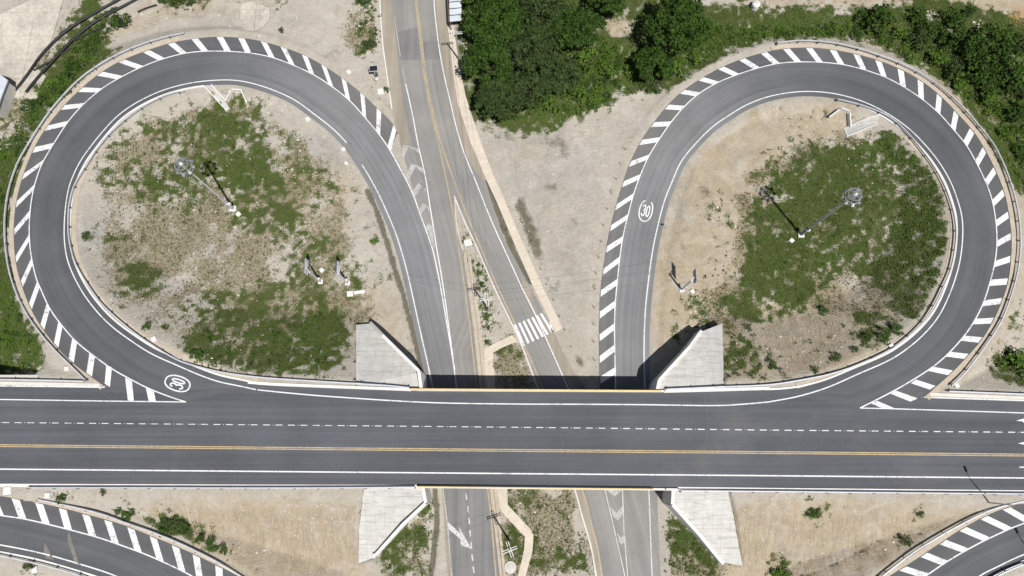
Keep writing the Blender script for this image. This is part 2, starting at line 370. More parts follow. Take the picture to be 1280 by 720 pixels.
def road_fields(bounds, poly):
    P = np.vstack(bounds); k = KDTree(len(P))
    for i, p in enumerate(P): k.insert((p[0], p[1], 0), i)
    k.balance(); D = np.full(X.shape, 1e4); Z = np.zeros(X.shape)
    bb = (P[:, 0].min()-30, P[:, 0].max()+30, P[:, 1].min()-30, P[:, 1].max()+30)
    sel = np.where((X > bb[0]) & (X < bb[1]) & (Y > bb[2]) & (Y < bb[3]))[0]
    for i in sel:
        _, j, d = k.find((X[i], Y[i], 0)); D[i] = d; Z[i] = P[j, 2]
    ins = inpoly(X, Y, poly); D[ins] = -1; return D, Z
def dens(P, n=None):
    d = np.r_[0, np.cumsum(np.hypot(*np.diff(P[:, :2], axis=0).T))]; return frac(P, max(2, int(d[-1]/.35)))
WMN = world(MN, zD); WMS = world(MS, zD)
iL = int(np.argmin(np.hypot(CLa[:, 0]-487, CLa[:, 1]-187))); 
outL = np.vstack([WLc, WLa[iL+6:]]); outR = WRc
roads = [('main', [dens(WMN), dens(WMS)], np.vstack([WMN, WMS[::-1]])),
         ('loopL', [dens(outL), dens(WLd)], np.vstack([outL, WLd[::-1]])),
         ('loopR', [dens(outR), dens(WRd)], np.vstack([outR, WRd[::-1]])),
         ('BL', [dens(WBLc), dens(WBLd)], np.vstack([WBLc, WBLd[::-1]])),
         ('BR', [dens(WBRc), dens(WBRd)], np.vstack([WBRc, WBRd[::-1]]))]
emb = np.full(X.shape, -5.0); cut = np.full(X.shape, 99.0); foot = np.full(X.shape, 99.0)
dall = np.full(X.shape, 1e4); footE = np.full(X.shape, 99.0)
for nm, b, poly in roads:
    D, Z = road_fields(b, poly)
    slope = .50
    e = np.where(D < 1.7, Z-.03, Z-.03-(D-1.7)*slope)
    if nm == 'main': e = np.where(masked | lownw, -5, e)
    if nm in ('loopL', 'loopR'):
        e = np.where(D < 1.7, Z-.03, Z-.03-(D-1.7)*.55)
        e = np.where(masked & (D > .3) , -5, e)
    emb = np.maximum(emb, e)
    c = np.where(D < 1.7, Z-.03, Z-.03+(D-1.7)*.30)
    if nm == 'main': c = np.where(masked, 99, c)
    cut = np.minimum(cut, c)
    f = np.where(D < .15, Z-.14, 99.0)
    if nm == 'main': f = np.where(masked, 99, f)
    footE = np.minimum(footE, f); dall = np.minimum(dall, np.abs(D))
# at-grade carriageways, as rows of (y, x)
P1L = np.array([(-400,440),(-60,470),(0,475),(50,478),(95,484),(135,490),(163,496),(200,506),(262,524),(330,541),(400,548),(440,531),(500,541),(560,548),(611,552.5),(720,560),(790,567),(1000,590)], float)
P1R = np.array([(-400,470),(-60,513),(0,519),(55,526),(92,530),(132,537.5),(180,549.5),(225,562),(245,567.5),(280,571),(300,575),(318,579),(360,585),(410,591.5),(470,598),(540,606),(611,612),(720,625),(790,633),(1000,660)], float)
P2L = np.array([(-400,470),(-60,513),(0,519),(55,526),(92,530),(132,537.5),(180,549.5),(225,562),(245,567.5),(280,582),(307,595),(359,617.5),(405,640),(432,652.5),(470,666),(560,700),(611,718),(647,728),(685,739),(720,745),(790,757),(1000,800)], float)
P2R = np.array([(-400,500),(-60,548),(0,555),(87,565),(130,571),(180,589),(224,606),(260,617),(300,631),(345,655),(360,664),(415,692.5),(437,702.5),(470,720),(490,735),(500,811),(611,821),(720,826),(790,831),(1000,850)], float)
def rows(Lp, Rp, y0=-400, y1=1000, step=4, z=0.0):
    yy = np.arange(y0, y1+.1, step)
    l = np.array([(*un(np.interp(v, Lp[:, 0], Lp[:, 1]), v, z), z) for v in yy]); r = np.array([(*un(np.interp(v, Rp[:, 0], Rp[:, 1]), v, z), z) for v in yy])
    return l, r
g1l, g1r = rows(P1L, P1R); g2l, g2r = rows(P2L, P2R)
for l, r in ((g1l, g1r), (g2l, g2r)):
    D, Z = road_fields([dens(l), dens(r)], np.vstack([l, r[::-1]]))
    c = np.where(D < .5, -.06, -.06+(D-.5)*.25); cut = np.minimum(cut, c); foot = np.minimum(foot, np.where(D < .15, -.12, 99.0)); dall = np.minimum(dall, np.abs(D))
T = np.maximum(nat, emb); T = np.minimum(T, np.maximum(cut, emb)); T = np.where(foot < 90, np.where((emb > foot+.5) & ~masked, T, foot), T)
T = np.where(footE < 90, footE, T)
PXx, PXy = pr(X, Y, T)
for wp in ([(604,438),(640,417),(650,428),(616,443),(619,475),(635,612),(637,632),(670,668),(660,712),(652,760),(638,760),(653,690),(654,671),(622,637),(604,472)], [(555,-45),(566,-45),(576,80),(584,120),(603,178),(621,224),(653,298),(681,360),(706,412),(692,417),(665,360),(638,298),(605,224),(586,178),(570,132),(556,20)]):
    T = np.where(inpoly(PXx, PXy, wp), np.minimum(T, .02), T)
# erosion rills and roughness on bare slopes
rough = np.clip((dall-2.0)/3, 0, 1)
T = T+rough*((fbm(X, Y, 3, 31, 4)-.5)*.45)
rill = np.abs(vnoise(X, Y*.18, 1.1, 41)-.5)*2
slopez = (emb > nat+.4) & (~masked)
T = T-np.where(slopez, rough*np.clip(1-rill*3.2, 0, 1)*.14, 0)
# ditches
def band(P, wd):
    P = resample(P, 3, 4); kd = kd2(P); d = np.full(X.shape, 1e4)
    sel = np.where((PXx > P[:, 0].min()-15) & (PXx < P[:, 0].max()+15) & (PXy > P[:, 1].min()-15) & (PXy < P[:, 1].max()+15))[0]
    for i in sel: d[i] = kd.find((PXx[i], PXy[i], 0))[2]
    return np.clip(1.3-d/wd, 0, 1)
ditch = np.maximum.reduce([band([(459,238),(470,262),(480,292),(489,320),(496,345),(503,365),(508,385),(515,410),(523,445),(527,466)], 3.6),
                           band([(609,228),(622,262),(635,298),(648,328),(661,352)], 4.4),
                           band([(543,612),(546,650),(543,680),(538,722)], 3.6)])
gul = np.maximum.reduce([band([(976,134),(974,142),(971,150),(975,160)], 1.0), band([(998,133),(997,140),(1000,147),(998,152)], 1.0), band([(1019,136),(1015,142),(1013,150)], 1.0), band([(1031,138),(1033,143),(1028,149)], 1.6), band([(1040,135),(1036,141)], 1.4), band([(1065,142),(1066,148),(1063,156)], 1.2),
   band([(1010,720),(1030,712),(1045,705),(1062,697),(1075,690),(1085,686),(1094,677),(1105,676),(1118,680),(1128,676),(1140,668),(1153,668)], 1.5), band([(1046,646),(1052,638),(1056,634)], .9), band([(283,690),(295,693),(310,704),(320,712)], 1.0), band([(452,634),(446,645),(440,655),(441,668)], 1.0), band([(1092,382),(1098,392),(1105,403)], 1.1), band([(1112,172-40),(1106,124)], .6)])
T = T-ditch*.35-gul*.45
TZ = T.reshape(shp)
def gz(x, y):
    i = min(max(np.searchsorted(xs, x)-1, 0), len(xs)-2); j = min(max(np.searchsorted(ys, y)-1, 0), len(ys)-2)
    fx = (x-xs[i])/(xs[i+1]-xs[i]); fy = (y-ys[j])/(ys[j+1]-ys[j])
    return float((TZ[i, j]*(1-fx)+TZ[i+1, j]*fx)*(1-fy)+(TZ[i, j+1]*(1-fx)+TZ[i+1, j+1]*fx)*fy)
def gp(u, v, hgt=0.0, it=6):                                 # ground point seen at a picture position
    z = 0.5
    for _ in range(it):
        x, y = un(u, v, z+hgt); z = .5*z+.5*gz(x, y)
    x, y = un(u, v, z+hgt); return Vector((x, y, gz(x, y)))
# surface cover masks
L = {k: np.zeros(X.shape) for k in ('veg', 'dry', 'tan', 'gray', 'dark', 'lush')}
def ell(k, cx, cy, rx, ry, wgt, rot=0):
    c, s = math.cos(math.radians(rot)), math.sin(math.radians(rot)); dx = PXx-cx; dy = PXy-cy
    r = np.sqrt(((dx*c+dy*s)/rx)**2+((-dx*s+dy*c)/ry)**2); L[k] = np.maximum(L[k], wgt*np.clip((1.25-r)/.55, 0, 1))
def pol(k, P, wgt): L[k] = np.where(inpoly(PXx, PXy, P), np.maximum(L[k], wgt), L[k])
L['veg'][:] = np.where((PXx < -20) | (PXx > 1300) | (PXy < -10) | (PXy > 740), .45, 0)
# left loop interior
pol('dry', [(128,190),(180,150),(250,125),(320,130),(380,170),(420,230),(455,300),(450,350),(470,390),(440,450),(330,465),(235,440),(180,400),(140,350),(120,280)], .58)
for e in [(285,150,46,26,.85),(235,185,48,40,.66),(305,205,48,46,.8),(330,255,50,34,.72),(215,235,42,34,.66),(185,160,30,22,.5),(150,300,34,16,.38),(165,350,34,26,.52),(150,210,26,40,.42),(400,235,40,40,.3),
          (400,425,36,38,.98),(350,445,44,24,.92),(300,448,46,20,.82),(250,432,26,22,.85),(340,400,44,30,.62),(290,385,50,28,.55),(370,365,40,30,.55),(400,340,44,22,.5),(240,395,40,20,.5),(375,300,40,26,.48),(440,350,26,22,.45),(466,298,9,8,.7),(300,135,40,18,.7),(350,195,26,30,.4)]: ell('veg', *e)
ell('gray', 240, 300, 60, 24, .7, 20); ell('gray', 115, 310, 30, 60, .6); ell('gray', 405, 190, 40, 26, .7)
ell('tan', 470, 400, 60, 60, .5); ell('tan', 400, 250, 60, 60, .5); ell('tan', 250, 290, 60, 30, .35)
# right loop interior
pol('veg', [(893,392),(915,360),(935,330),(942,285),(930,262),(948,240),(975,215),(1010,188),(1062,176),(1110,160),(1145,185),(1168,215),(1184,260),(1186,310),(1172,352),(1142,395),(1120,380),(1090,352),(1050,348),(1020,372),(985,398),(930,400)], .82); pol('dry', [(870,400),(900,340),(925,285),(920,240),(950,205),(1000,175),(1060,165),(1120,158),(1186,250),(1188,320),(1150,400),(1080,395),(1000,385),(940,420)], .6)
ell('lush', 1120, 190, 60, 40, .9); ell('lush', 1160, 300, 40, 70, .9); ell('lush', 1000, 330, 60, 50, .6); ell('lush', 980, 240, 40, 30, .5)
for e in [(1050,360,24,12,.0),(1090,405,46,22,.45),(1120,392,26,18,.6),(920,445,24,26,.6),(960,460,20,12,.45),(1080,420,16,12,.7),(1107,415,14,10,.7),(975,215,30,22,.3),(880,385,30,12,.5),(870,410,22,18,.45),(990,160,8,10,.5),(900,270,24,30,.3),(1040,470,24,6,.3),(1140,400,14,14,.6)]: ell('veg', *e)
pol('tan', [(820,480),(815,330),(835,250),(880,185),(960,130),(1050,125),(1090,150),(980,200),(930,260),(935,330),(900,390),(1050,350),(1140,400),(1100,440),(1010,475)], .9)
ell('gray', 850, 230, 16, 60, .4, 15); ell('gray', 1140, 440, 50, 8, .7, -30)
ell('dry', 960, 240, 40, 40, .5); ell('dry', 1060, 300, 120, 80, .45)
# outside
pol('veg', [(-40,180),(5,180),(30,150),(30,200),(12,250),(6,300),(12,350),(30,395),(50,425),(55,445),(45,466),(-40,466)], .95)
pol('lush', [(-40,330),(14,350),(30,395),(50,425),(55,445),(45,466),(-40,466)], 1.0)
for e in [(30,180,26,40,.8),(70,110,30,26,.95),(95,70,26,34,.85),(110,30,26,36,.8),(60,150,34,26,.7),(120,60,20,20,.8),(0,150,30,40,.3),(225,2,26,6,.9),(330,0,26,5,.6),(462,52,13,16,.75),(460,10,18,12,.6),(480,105,5,16,.6),(10,235,16,40,.9)]: ell('veg', *e)
ell('dry', 90, 70, 40, 60, .7, 30); ell('dry', 20, 160, 30, 30, .6); ell('dry', 460, 30, 26, 30, .5)
pol('tan', [(-60,-60),(45,-60),(-60,30)], .8)
pol('tan', [(130,60),(200,25),(300,20),(300,-20),(200,-20),(160,20)], .7)
pol('veg', [(580,150),(640,165),(700,152),(745,138),(770,120),(815,118),(870,98),(905,66),(960,50),(1040,48),(1085,50),(1130,68),(1165,95),(1190,110),(1230,165),(1262,225),(1300,260),(1300,25),(1150,-5),(1120,10),(1010,12),(965,12),(925,0),(880,10),(800,-20),(560,-20),(575,110)], .93)
ell('lush', 740, 95, 70, 40, .9); ell('lush', 1000, 35, 90, 16, .9); ell('lush', 1180, 110, 60, 30, .7); ell('lush', 690, 135, 70, 22, .8)
ell('dry', 940, 22, 40, 12, .8); ell('dry', 990, 25, 30, 8, .6)
pol('tan', [(880,-10),(960,-10),(1320,-60),(1320,30),(1215,24),(1150,8),(1100,10),(1000,10)], .9)
ell('tan', 770, 33, 26, 12, 1); 
for a in (770, 33, 24, 10), : 
    r = np.hypot((PXx-a[0])/a[2], (PXy-a[1])/a[3]); L['veg'] = np.where(r < 1, 0, L['veg'])
for e in [(1265,458,22,24,.95),(1275,400,10,20,.5),(1255,200,18,10,.3)]: ell('veg', *e)
ell('tan', 1230, 300, 60, 200, .5); ell('tan', 1210, 130, 60, 30, .8, 50)
# centre gravel
pol('gray', [(600,160),(700,160),(760,180),(745,300),(725,420),(690,380),(650,250)], .5)
ell('tan', 700, 290, 40, 60, .4); ell('tan', 670, 180, 50, 30, .35)
ell('dark', 652, 258, 8, 14, .8, -20); ell('dark', 664, 292, 9, 40, .75, -18); ell('dark', 722, 448, 4, 8, .8, -20); ell('dark', 727, 455, 5, 5, .8)
ell('veg', 652, 285, 8, 26, .35, -20)
for e in [(602,345,6,40,.9),(612,392,8,14,.7),(600,395,9,30,.45),(585,298,6,6,.6)]: ell('veg', *e)
pol('dry', [(617,432),(648,427),(668,472),(700,560),(640,560),(617,520)], .75); ell('veg', 635, 445, 16, 12, .45)
pol('dry', [(620,612),(718,612),(740,690),(746,725),(626,725)], .70)
for e in [(640,640,12,24,.6),(660,620,24,12,.45),(700,630,12,30,.55),(665,680,14,40,.6),(640,690,14,24,.9),(690,700,20,24,.4),(730,700,10,24,.5)]: ell('veg', *e)
pol('dry', [(545,614),(543,680),(545,735),(470,735),(474,700),(500,668),(538,632)], .9)
for e in [(505,674,14,24,1,-40),(488,695,14,14,.95),(532,640,10,16,.95),(532,665,10,14,.7),(508,712,24,14,.6)]: ell('veg', *e)
pol('dry', [(824,616),(832,632),(905,715),(900,735),(828,735)], .9)
for e in [(845,660,14,22,1,-30),(868,680,16,16,1,-30),(880,697,18,14,.9),(836,642,8,12,.9),(850,695,18,20,.8)]: ell('veg', *e)
# lower slopes
pol('tan', [(150,625),(450,628),(452,705),(470,725),(320,725),(240,680)], .95); pol('tan', [(905,625),(1150,622),(1230,640),(1120,700),(1060,740),(900,740)], .95)
for e in [(160,641,17,6,.9,12),(217,655,26,15,.9,20),(255,678,26,8,.85,35),(37,708,8,8,.8),(76,622,6,4,.9),(129,615,4,4,.9),(1017,640,13,6,.8),(975,712,15,10,.8),(1135,678,8,6,.7),(1150,642,5,4,.6),(895,480,30,6,.0),(185,640,10,8,.3)]: ell('veg', *e)
ell('gray', 1000, 695, 40, 10, .7, 8); ell('dark', 1090, 700, 34, 10, .45, -28); ell('dark', 60, 715, 12, 8, .2)
for P_ in ([(826,345),(832,300),(842,262),(856,232),(874,205)], [(834,350),(842,300),(852,262),(868,236),(890,212)], [(880,232),(900,190),(935,165),(975,150)], [(890,228),(912,196),(945,176)], [(915,190),(925,215),(936,235)], [(905,185),(912,205),(900,225)],
           [(690,180),(700,220),(705,270),(700,340),(706,400),(720,440)], [(702,178),(712,220),(717,270),(713,340),(718,400)], [(760,190),(740,250),(732,310),(730,380)], [(630,165),(660,200),(690,235)], [(200,40),(260,30),(330,45),(400,60),(450,90)], [(210,28),(270,20),(350,30)], [(445,390),(480,370),(505,400)]):
    L['gray'] = np.maximum(L['gray'], band(P_, 1.6)*1.2); L['dark'] = np.maximum(L['dark'], band(P_, 1.2)*.42)
for e in [(695,180,22,10,.45,20),(705,195,10,8,.5),(688,235,9,10,.5),(718,275,6,6,.62),(690,350,10,22,.42,-20),(770,290,0.1,.1,0),(1005,300,20,10,.3),(860,300,14,24,.3),(640,170,20,8,.4),(420,70,20,10,.36),(140,630,0.1,.1,0),(330,180,14,8,.35),(1000,190,26,14,.42,-20),(885,245,14,18,.4)]: ell('dark', *e)
L['dark'] = np.maximum(L['dark'], ditch); L['dark'] = np.maximum(L['dark'], gul*.8)
L['veg'] = np.where(ditch > .4, L['veg']*.6+.25, L['veg'])
for k in L:
    A = L[k].reshape(shp)
    for _ in range(22 if k in ('veg', 'dry', 'tan', 'gray') else 4):
        A = (A+np.roll(A, 1, 0)+np.roll(A, -1, 0)+np.roll(A, 1, 1)+np.roll(A, -1, 1))/5
    L[k] = A.ravel()
L['dark'] = np.maximum(L['dark'], np.maximum(np.clip(ditch*1.2, 0, 1), gul)); L['tan'] = np.where(ditch > .3, 0, L['tan'])
ng = fbm(X, Y, 5.0, 51, 5)*.50+vnoise(X, Y, .9, 57)*.50; ng2 = fbm(X, Y, 8, 61, 3)
bare = np.clip((dall-.9)/1.0, 0, 1)                          # a gravel verge stays beside each carriageway
bare = np.where((PXx < 60) & (PXy > 180) & (PXy < 470), 1, bare); bare = np.where((PXx > 560) & (PXx < 760) & ((PXy > 280)), 1, bare)
def th(m, n, k, a=2.2): return np.clip((m+(n-.5)*a-.5)*k+.5, 0, 1)*(m > .03)
L['veg'] = th(L['veg'], ng, 1.25, 2.0)*bare; L['dry'] = th(L['dry'], ng2*.6+fbm(X, Y, 2, 71, 3)*.4, 1.6)*bare
L['tan'] = np.clip(L['tan']+(ng2-.5)*.7, 0, 1); L['gray'] = np.clip(L['gray']+(fbm(X, Y, 6, 81, 4)-.5)*.8, 0, 1)
L['slope'] = (slopez*rough*np.clip(L['tan']*1.5, 0, 1)).astype(float); L['orange'] = np.clip(1.4-np.hypot((PXx-1274)/14, (PXy-20)/10), 0, 1)
I = np.arange(len(X)).reshape(shp)
Fq = np.stack([I[:-1, :-1], I[1:, :-1], I[1:, 1:], I[:-1, 1:]], -1).reshape(-1, 4)

m, t, b = newmat('ground_surface'); oc = objc(t)
a1 = N(t, 'ShaderNodeAttribute'); a1.attribute_name = 'm1'; a2 = N(t, 'ShaderNodeAttribute'); a2.attribute_name = 'm2'
s1 = N(t, 'ShaderNodeSeparateColor'); t.links.new(a1.outputs['Color'], s1.inputs[0]); s2 = N(t, 'ShaderNodeSeparateColor'); t.links.new(a2.outputs['Color'], s2.inputs[0])
nf = noise(t, oc, 1.6, 8, .72); nm_ = noise(t, oc, .45, 6, .65, .4); nff = noise(t, oc, 5.5, 4, .75); nb = noise(t, oc, .12, 5, .6)
def fac(mask, n, k=3.0, amp=.9):
    return mr(t, mth(t, 'ADD', mask, mth(t, 'MULTIPLY', mr(t, n, .25, .75, -.5, .5), amp)), .5-.5/k, .5+.5/k)
col = mixc(t, mr(t, nb, .3, .7), (.485, .445, .385), (.405, .368, .31))
col = mixc(t, mth(t, 'MULTIPLY', fac(s1.outputs[2], nm_, 1.6), .9), col, mixc(t, mr(t, nm_, .35, .65), (.46, .378, .265), (.37, .30, .205)))
col = mixc(t, mth(t, 'MULTIPLY', fac(s2.outputs[0], nm_, 1.5), .75), col, (.33, .322, .305))
col = mixc(t, mr(t, noise(t, oc, .22, 7, .68, 1.0), .50, .66, 0, .45), col, (.56, .53, .47))
col = mixc(t, mr(t, noise(t, oc, .35, 7, .7, 1.5), .54, .70, 0, .5), col, (.30, .25, .175))
col = mixc(t, mr(t, nf, .50, .72, 0, .35), col, (.27, .22, .15))
col = mixc(t, mr(t, nff, .58, .70, 0, .7), col, (.15, .13, .09))
col = mixc(t, mr(t, nff, .40, .28, 0, .5), col, (.60, .56, .50))
dryc = mixc(t, mr(t, nff, .35, .65), (.16, .14, .07), (.30, .245, .155))
col = mixc(t, mth(t, 'MULTIPLY', fac(s1.outputs[1], nf, 2.5, 1.1), .75), col, dryc)
vegc = mixc(t, mr(t, nf, .35, .65), (.036, .062, .010), (.085, .108, .024))
vegc = mixc(t, mr(t, noise(t, oc, .3, 6, .75), .46, .68, 0, .6), vegc, (.12, .105, .045))
vegc = mixc(t, mth(t, 'MULTIPLY', s2.outputs[2], .6), vegc, mixc(t, mr(t, nff, .35, .65), (.038, .078, .008), (.080, .125, .016)))
col = mixc(t, fac(s1.outputs[0], mth(t, 'ADD', mth(t, 'MULTIPLY', nf, .5), mth(t, 'MULTIPLY', nff, .5)), 2.6, 1.5), col, vegc)
col = mixc(t, mth(t, 'MULTIPLY', fac(s2.outputs[1], nm_, 2.5, .6), .85), col, mixc(t, mr(t, nff, .35, .65), (.05, .05, .03), (.15, .13, .08)))
b.inputs['Roughness'].default_value = .95
oran = mth(t, 'MULTIPLY', a2.outputs['Alpha'], mr(t, nf, .4, .55)); col = mixc(t, oran, col, (.42, .24, .10))
rl = noise(t, mapping(t, oc, (1.7, .22, .4)), 1, 4, .6, .5); rg = mr(t, mth(t, 'ABSOLUTE', mth(t, 'SUBTRACT', rl, .5)), 0, .07, -1, 0); rg = mth(t, 'MULTIPLY', rg, a1.outputs['Alpha'])
bump(t, b, mth(t, 'ADD', mth(t, 'ADD', nf, mth(t, 'MULTIPLY', nff, .6)), mth(t, 'MULTIPLY', rg, .30)), .8, .32)
t.links.new(col, b.inputs['Base Color'])
terr = arrmesh('ground', np.c_[X, Y, T], Fq, [m], smooth=True); terr['kind'] = 'structure'
for nme, ks in (('m1', ('veg', 'dry', 'tan', 'slope')), ('m2', ('gray', 'dark', 'lush', 'orange'))):
    at = terr.data.color_attributes.new(nme, 'FLOAT_COLOR', 'POINT')
    at.data.foreach_set('color', np.c_[L[ks[0]], L[ks[1]], L[ks[2]], L[ks[3]]].astype(np.float32).ravel())

# ------------------------------------------------------------------ roads
def loft(mb, A, B, n=None, mi=0, dz=0.0, sub=1):
    n = n or max(len(A), len(B))//2; A = frac(A, n); B = frac(B, n)
    Mid = (A+B)/2; dl = np.r_[0, np.cumsum(np.hypot(*np.diff(Mid[:, :2], axis=0).T))]
    for i in range(n-1):
        w0 = np.hypot(*(A[i]-B[i])[:2]); w1 = np.hypot(*(A[i+1]-B[i+1])[:2])
        a0, b0, b1, a1 = [Vector(q)+Vector((0, 0, dz)) for q in (A[i], B[i], B[i+1], A[i+1])]
        mb.poly([a0, b0, b1, a1], [(0, dl[i]), (w0, dl[i]), (w1, dl[i+1]), (0, dl[i+1])], mi)
def loftn(mb, A, B, dz=0.0):                                # each rung runs from a point of A to the nearest point of B
    A = frac(A, max(2, len(A)//2)); k = KDTree(len(B))
    for i, p in enumerate(B): k.insert((p[0], p[1], 0), i)
    k.balance(); J = np.maximum.accumulate([k.find((p[0], p[1], 0))[1] for p in A]); J[-1] = len(B)-1; J[0] = 0
    Q = B[J]; Mid = (A+Q)/2; dl = np.r_[0, np.cumsum(np.hypot(*np.diff(Mid[:, :2], axis=0).T))]
    for i in range(len(A)-1):
        w0 = np.hypot(*(A[i]-Q[i])[:2]); w1 = np.hypot(*(A[i+1]-Q[i+1])[:2]); a0, b0, b1, a1 = [Vector(q)+Vector((0, 0, dz)) for q in (A[i], Q[i], Q[i+1], A[i+1])]
        if J[i+1] == J[i]: mb.poly([a0, b0, a1], [(0, dl[i]), (w0, dl[i]), (0, dl[i+1])])
        else:
            if J[i+1]-J[i] > 1:                              # follow every point of B inside the rung
                mid = [Vector(B[j])+Vector((0, 0, dz)) for j in range(J[i]+1, J[i+1])]
                n = len(mid); mb.poly([a0, b0]+mid+[b1, a1], [(0, dl[i]), (w0, dl[i])]+[(w0, dl[i]+(dl[i+1]-dl[i])*(q+1)/(n+1)) for q in range(n)]+[(w1, dl[i+1]), (0, dl[i+1])])
            else: mb.poly([a0, b0, b1, a1], [(0, dl[i]), (w0, dl[i]), (w1, dl[i+1]), (0, dl[i+1])])
def up(mb):                                                 # make every face look upwards
    for i, f in enumerate(mb.f):
        p = [Vector(mb.v[k]) for k in f]; nz = (p[1]-p[0]).cross(p[2]-p[1]).z
        if nz < 0: mb.f[i] = f[::-1]; mb.uv[i] = mb.uv[i][::-1]
def struct(o): o['kind'] = 'structure'; return o
def cutc(P, Wd, a, b_):                                     # slice of a curve between two picture points
    i = int(np.argmin(np.hypot(P[:, 0]-a[0], P[:, 1]-a[1]))); j = int(np.argmin(np.hypot(P[:, 0]-b_[0], P[:, 1]-b_[1])))
    return Wd[min(i, j):max(i, j)+1]
mb = MB(); xx = np.r_[np.arange(-900, 2200, 12.0), 2200.]
for i in range(len(xx)-1):
    q = [unv(xx[i], np.interp(xx[i], MN[:, 0], MN[:, 1]), DZ), unv(xx[i], np.interp(xx[i], MS[:, 0], MS[:, 1]), DZ), unv(xx[i+1], np.interp(xx[i+1], MS[:, 0], MS[:, 1]), DZ), unv(xx[i+1], np.interp(xx[i+1], MN[:, 0], MN[:, 1]), DZ)]
    mb.poly(q, [(v.y, v.x) for v in q])
up(mb)
main = struct(mb.build('main_road', M['asph']))
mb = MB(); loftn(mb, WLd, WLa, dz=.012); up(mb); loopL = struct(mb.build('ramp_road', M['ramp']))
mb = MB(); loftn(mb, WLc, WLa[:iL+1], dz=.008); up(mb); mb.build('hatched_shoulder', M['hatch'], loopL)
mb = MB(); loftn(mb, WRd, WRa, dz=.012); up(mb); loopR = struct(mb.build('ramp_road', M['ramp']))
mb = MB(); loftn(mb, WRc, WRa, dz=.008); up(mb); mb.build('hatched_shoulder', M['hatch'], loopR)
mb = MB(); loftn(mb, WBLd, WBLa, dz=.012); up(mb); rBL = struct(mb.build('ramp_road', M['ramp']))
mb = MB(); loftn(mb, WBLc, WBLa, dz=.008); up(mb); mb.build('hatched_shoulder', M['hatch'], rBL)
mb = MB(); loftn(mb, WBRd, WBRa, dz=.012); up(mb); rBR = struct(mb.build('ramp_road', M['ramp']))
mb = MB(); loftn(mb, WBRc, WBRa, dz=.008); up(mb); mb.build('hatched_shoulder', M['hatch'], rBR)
mb = MB(); loft(mb, g1l, g1r, 400); up(mb); lowW = struct(mb.build('lower_road', M['old']))
mb = MB(); loft(mb, g2l, g2r, 400); up(mb); lowE = struct(mb.build('lower_road', M['old']))
def flatpoly(name, pts, mat, z=0.0, parent=None, thick=None, kind=True):
    P = [Vector((*un(p[0], p[1], z), z)) for p in pts]; mb = MB()
    from mathutils.geometry import tessellate_polygon
    for tri in tessellate_polygon([P]):
        mb.poly([P[i] for i in tri], [(P[i].x, P[i].y) for i in tri])
    up(mb)
    if thick:
        for i in range(len(P)):
            j = (i+1) % len(P); mb.poly([P[i], P[j], P[j]-Vector((0, 0, thick)), P[i]-Vector((0, 0, thick))])
    o = mb.build(name, mat, parent)
    if kind and not parent: struct(o)
    return o
# dusty shoulders and worn areas of the lower roads
flatpoly('dusty_shoulder', [(474,-40),(475,0),(478,50),(484,95),(490,135),(497,166),(505,186),(512,190),(507,150),(500,100),(496,60),(491,20),(488,-40)], M['dust'], .008, lowW)
flatpoly('dusty_shoulder', [(543,-40),(545,0),(548,38),(553,75),(562,118),(577,180),(588,205),(602,225),(606,224),(589,180),(571,130),(565,87),(556,0),(553,-40)], M['dust'], .008, lowE)
flatpoly('worn_strip', [(529,440),(531,470),(541,500),(548,560),(552.5,611),(560,720),(567,790),(572,790),(564.5,720),(554.5,611),(550,560)], M['dust'], .006, lowW)
flatpoly('repaired_patch', [(497,40),(522,34),(526,75),(501,75)], M['mid'], .006, lowW)
flatpoly('repaired_patch', [(527,52),(548,51),(551,74),(529,75)], M['mid'], .006, lowE)
flatpoly('worn_lane', [(555,611),(608,611),(619,720),(627,790),(572,790),(565,720)], M['mid'], .005, lowW)
flatpoly('dusty_shoulder', [(672,392),(694,417),(703,438),(720,470),(728,490),(716,490),(697,455),(682,425),(655,368),(651,345),(663,360)], M['dust'], .008, lowE)
flatpoly('dusty_shoulder', [(718.5,611),(728,647),(739,685),(745.5,720),(757,790),(765,790),(752,720),(746,685),(739,655),(727,611)], M['dust'], .006, lowE)

def ribbon(mb, P, wd, dz=0.02, mi=0):
    A = offset(P, wd/2); B = offset(P, -wd/2)
    for i in range(len(P)-1):
        mb.poly([Vector(A[i])+Vector((0, 0, dz)), Vector(B[i])+Vector((0, 0, dz)), Vector(B[i+1])+Vector((0, 0, dz)), Vector(A[i+1])+Vector((0, 0, dz))])
def line(name, pts, zf, wd, mat, parent, sm=4, dz=.024):
    P = world(resample(pts, 2.5, sm) if sm else np.array(pts, float), zf); mb = MB(); ribbon(mb, P, wd, dz); up(mb)
    return mb.build(name, mat, parent)
def quad(mb, pts, zf, dz=.024):
    mb.poly([Vector((*un(p[0], p[1], zf(*p)), zf(*p)+dz)) for p in pts])
def wline(name, P, wd, mat, parent, dz=.045):
    mb = MB(); ribbon(mb, P, wd, dz); up(mb); return mb.build(name, mat, parent)
